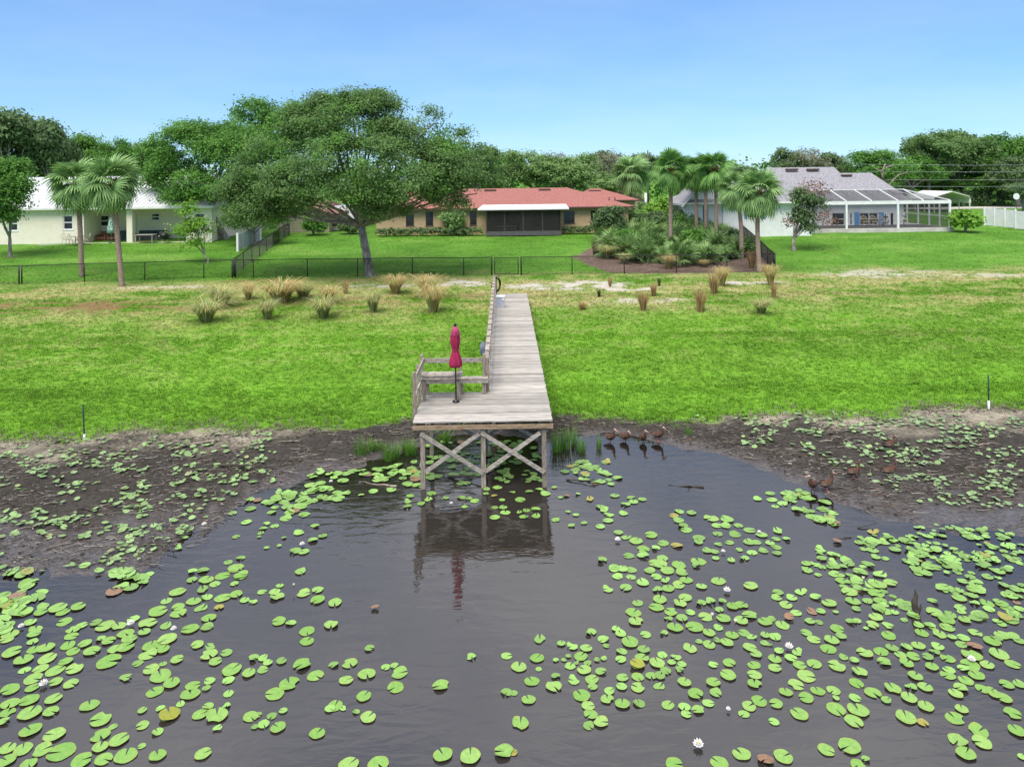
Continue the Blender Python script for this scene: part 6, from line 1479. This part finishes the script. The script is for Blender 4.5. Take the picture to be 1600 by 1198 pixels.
def duck(px, py, rz, v, lab, s_=1.0):
    x, D = at_z(px, py, 0.02); z = max(gz(x, D), -.07); r = empty('duck', (x, D, z), rz); r.scale = (s_, s_, s_); tag(r, lab, 'duck', 'whistling ducks along the mud')
    new('body', DM[v], r)
    w1 = new('wing', WGm, r, (0,.085,0)); w2 = new('wing', WGm, r, (0,-.085,0)); w2.scale = (1,-1,1)
    for sy in (-.035, .035): new('leg', LGm, r, (-.01, sy, 0))
    an = [0, .9, -.9, 0][v]; dz = -.05 if v == 3 else 0
    for sy in (-1, 1):
        ex, ey = .04*math.cos(an)-sy*.033*math.sin(an), .04*math.sin(an)+sy*.033*math.cos(an); new('eye', EYm, r, (.165+ex, ey, .458+dz), (R(90),0,an))
K_ = R(-90)
duck(953,689,K_+.7,0,'duck nearest the dock in the row of four, neck turned out',1.05); duck(976,688,K_+.5,3,'hunched second duck from the dock in the row of four'); duck(1005,690,K_+.1,1,'third duck from the dock, facing the water in the row of four'); duck(1028,688,K_+.8,0,'fourth duck of the row, standing tall')
duck(1270,766,K_-.7,2,'left duck of the pair at the water edge below the right mud bank'); duck(1291,768,R(10),0,'right duck of the pair at the water edge below the right mud bank')
duck(1333,753,R(5),1,'duck standing on the mud between the pair and the resting duck'); duck(1389,752,R(0),0,'duck on the right mud nearest the thick pads'); duck(1390,712,R(20),3,'darker duck standing alone high on the right mud bank')

# ================================================================== STAKES, SNAG, DRIFTWOOD, LITTER ON THE MUD
def stake(px, py, hpx, white, lab):
    b_ = G(px, py); h_ = hpx*b_.y/FPX; r = empty('marker_stake', b_, random.random()); r.rotation_euler = (R(1.5), R(-1.2), 0); tag(r, lab, 'stake')
    MB().tube([(0,0,-.2),(0,0,white)], .034, 8).build('white_foot', M['white'], r); MB().tube([(0,0,white+.001),(0,0,h_-.02),(0,0,h_)], [.02,.02,.01], 8).build('shaft', M['teal'], r)
stake(132, 684, 53, .12, 'dark marker stake with white foot at the left grass edge'); stake(1545, 639, 54, .28, 'dark marker stake with tall white foot at the right grass edge')
x, D = at_z(1431, 958, 0); sn = empty('snag', (x, D, -.35)); tag(sn, 'dark pointed wooden snag jutting from the water at the lower right', 'snag')
MB().tube([(0,0,0),(.01,0,.35),(-.02,.01,.55),(.012,0,.68),(-.01,0,.80)], [.07,.06,.055,.035,.006], 7, smooth=False).build('stub', M['dark_wood'], sn)
MB().tube([(.03,-.02,.35),(.06,-.05,.48),(.055,-.06,.56)], [.03,.02,.006], 6, smooth=False).build('splinter', M['dark_wood'], sn)
def branch(g, L_, r0, crook=.18):
    n_ = 6; pts = [Vector((0,0,0))]; a = 0
    for i in range(n_):
        a += g.normal()*crook; pts.append(pts[-1]+Vector((math.cos(a), math.sin(a), g.normal()*.12))*L_/n_)
    mb = MB().tube(pts, [r0*(1-.12*i) for i in range(n_+1)], 6)
    for k in range(int(g.integers(1, 4))):
        i = int(g.integers(1, n_)); s_ = g.choice((-1, 1)); q_ = pts[i]; e_ = a+s_*.8
        mb.tube([q_, q_+Vector((math.cos(e_),math.sin(e_),.25))*L_*.12, q_+Vector((math.cos(e_+.3),math.sin(e_+.3),.45))*L_*.22], [r0*.55,r0*.4,r0*.15], 5)
    return mb
g = np.random.default_rng(900)
BRs = [branch(g, 1.0, .028).mesh('driftwood', M['drift']) for i in range(7)]; BRd = [branch(g, 1.0, .03).mesh('driftwood', M['dark_wood']) for i in range(2)]
DW_ = [(80,708,30,'l'),(340,690,55,'l'),(190,700,25,'l'),(200,722,25,'l'),(275,690,22,'l'),(360,680,30,'l'),(395,700,26,'l'),(180,768,28,'l'),(95,740,22,'l'),(110,850,28,'l'),(340,728,60,'d'),(150,800,50,'d'),(60,770,30,'l'),(470,690,40,'l'),(230,760,20,'l'),
 (1250,655,45,'l'),(1330,665,70,'l'),(1300,690,40,'l'),(1475,655,30,'l'),(1545,695,40,'l'),(1410,660,40,'l'),(1590,660,35,'l'),(1350,705,60,'d'),(1450,702,60,'d'),(1500,700,35,'l'),(1380,735,30,'l'),(1590,745,30,'d'),(995,662,18,'l'),(1165,672,25,'d'),(1560,720,30,'l'),
 (885,750,36,'d'),(1100,762,42,'d'),(1340,825,26,'d'),(1330,840,20,'d'),(700,745,60,'d'),(620,760,50,'l')]
for i, (px, py, lp, k) in enumerate(DW_):
    x, D = at_z(px, py, 0); x, D = (G(px, py).xy if gz(x, D) > 0 else (x, D)); z = max(gz(x, D), -.01)
    o = new('driftwood', (BRs[i % 7] if k == 'l' else BRd[i % 2]), None, (x, D, z+.02), (random.uniform(-.05,.05), random.uniform(-.08,.02), random.uniform(-.5,.5)+(3.14 if i % 2 else 0)), lp*D/FPX*1.3)
    wat = gz(x, D) <= 0; side = 'left' if px < 760 else 'right'
    tag(o, (('dark stick lying in the shallow water %s of the dock' if wat else ('dark sunken branch on the %s mud bank' if k == 'd' else 'bleached driftwood branch lying on the %s mud bank')) % side), 'driftwood', 'driftwood %s of the dock, %s' % (side, 'in the water' if wat else ('dark' if k == 'd' else 'bleached')))
# litter: twigs, roots and clods nobody could count
g = np.random.default_rng(910); V, F, Cc = [], [], []; k = 0
cand = np.stack([g.uniform(-22, 24, 48000), g.uniform(13, 26, 48000)], 1); ys_, yg_ = shore_y(cand[:,0]), np.maximum(edge_y(cand[:,0]), shore_y(cand[:,0])+.5)
ok = (cand[:,1] > ys_+.15) & (cand[:,1] < yg_+.15) & (fbm(cand[:,0]*.8, cand[:,1]*1.2, 93, 3) > .40)
cand = cand[ok][:20000]; zz = tz(cand[:,0], cand[:,1])
for (x, y), z in zip(cand, zz):
    L_ = .06+.34*g.random()**2; a = g.normal()*.6; r_ = .003+.006*g.random(); t_ = g.normal()*.12; kk = g.normal()*.5
    if g.random() < .22: L_ *= .3; r_ *= 2.4
    col_ = np.array((.055,.046,.038)) if g.random() < .45 else (np.array((.26,.235,.20)) if g.random() < .78 else np.array((.15,.10,.07)))
    col_ = col_*(.6+.8*g.random())
    ex, ey, ez = x, y, z+.012
    for e_ in range(3):
        c, s_ = math.cos(a), math.sin(a); w_ = r_*(1, .9, .35)[e_]
        V += [(ex-s_*w_, ey+c*w_, ez), (ex+s_*w_, ey-c*w_, ez), (ex, ey, ez+w_*1.6)]
        ex, ey, ez = ex+c*L_*.5, ey+s_*L_*.5, ez+abs(t_)*L_*.4; a += kk
    for j in (k, k+3): F += [(j,j+1,j+4),(j,j+4,j+3),(j+1,j+2,j+5),(j+1,j+5,j+4),(j+2,j,j+3),(j+2,j+3,j+5)]
    Cc += [col_]*9; k += 9
M['litter'] = col_mat('twig_litter', 'twig', 0, .9)
tag(new('debris', np_mesh('debris', np.array(V), np.array(F), M['litter'], {'twig': np.array(Cc)})), 'twigs, roots and clods littering the drying mud', kind='stuff')
# ================================================================== GRASS BLADES
g = np.random.default_rng(1234)
def pick(x0, x1, y0, y1, n_):
    return np.stack([g.uniform(x0, x1, n_), g.uniform(y0, y1, n_)], 1)
Pn = np.concatenate([pick(-21, 21, 22, 27, 17000), pick(-26, 26, 26, 34, 24000), pick(-34, 34, 33, 43, 24000), pick(-42, 42, 42, 52, 19000), pick(-52, 58, 50, 72, 26000), pick(-20, 58, 66, 90, 9000)])
x, y = Pn.T
keep = (np.abs(x) < y*.74+2) & (y > edge_y(x)-.35*g.random(len(x))**2) & (y > shore_y(x)+.3) & ~inpoly(x, y, MULCH)
for q0, q1, r0, r1 in ((xl-.2, xr+.2, 70, 87), (lx0, lx1, 66.6, 84), (ax0, c1+.5, 67.6, 92), (-23.4, -17, 75.5, 90)): keep &= ~((x > q0) & (x < q1) & (y > r0) & (y < r1))
x, y = x[keep], y[keep]
dry, pale, rust, n1_, n2_ = zones(x, y)
kp = g.random(len(x)) > np.maximum(pale*1.1, rust*.75); x, y, dry, n1_, n2_ = x[kp], y[kp], dry[kp], n1_[kp], n2_[kp]
z = tz(x, y); n_ = len(x); yg = edge_y(x)
far = sstep(21, 27, y-yg)[:, None]; fr = sstep(1.0, 0, y-yg)[:, None]*sstep(5, 9, np.abs(x-1))[:, None]
c = (VIVID*1.02)*(1-far) + (LAWN*1.05)*far
c = c*(.95+.4*g.random((n_, 1))) * (.7+.6*n2_[:, None])*(.7+.6*n1_[:, None])*(.8+.4*fbm(x*.6, y*.8, 45)[:, None])
yel = (g.random(n_) < dry*.85)[:, None]; c = np.where(yel, DRY*(.75+.6*g.random((n_, 1))), c*(1-.35*dry[:, None]) + DRY*.35*dry[:, None])
gf = (g.random((n_, 1)) < fr*.7); c = np.where(gf, STRAW*(.6+.6*g.random((n_, 1))), c)
B = 4
hgt = (.045+.06*g.random(n_))*(1-.35*far[:, 0])*(1+.5*sstep(3, 0, y-yg))*np.where(y > 50, .8, 1)
V = np.empty((n_, B, 3, 3), np.float32); a0 = g.random(n_)*6.28
for b_ in range(B):
    a = a0 + b_*1.57 + g.normal(size=n_)*.4; d = np.stack([np.cos(a), np.sin(a), 0*a], 1); s_ = np.stack([-np.sin(a), np.cos(a), 0*a], 1)
    w_ = (.011+.012*g.random(n_))*(1+np.clip(y-22, 0, 45)*.022); root = np.stack([x, y, z-.01], 1) + d*.035*g.random((n_, 1))*(1+y[:, None]*.02)
    V[:, b_, 0] = root - s_*w_[:, None]; V[:, b_, 1] = root + s_*w_[:, None]
    V[:, b_, 2] = root + d*(hgt*(.5+.7*g.random(n_)))[:, None] + np.array([0,0,1])*(hgt*(.7+.5*g.random(n_)))[:, None]
V = V.reshape(-1, 3)
cc = np.repeat(c, B*3, 0)*np.repeat(.85+.3*g.random((n_*B, 1)), 3, 0)
M['grass'] = col_mat('grass_blades', 'blade', .45, .6, gloss=.15)
me = np_mesh('grass', V, np.arange(len(V)).reshape(-1, 3), M['grass'], {'blade': cc})
tag(new('grass', me), 'short green and straw coloured lawn grass sloping down to the pond', kind='stuff')
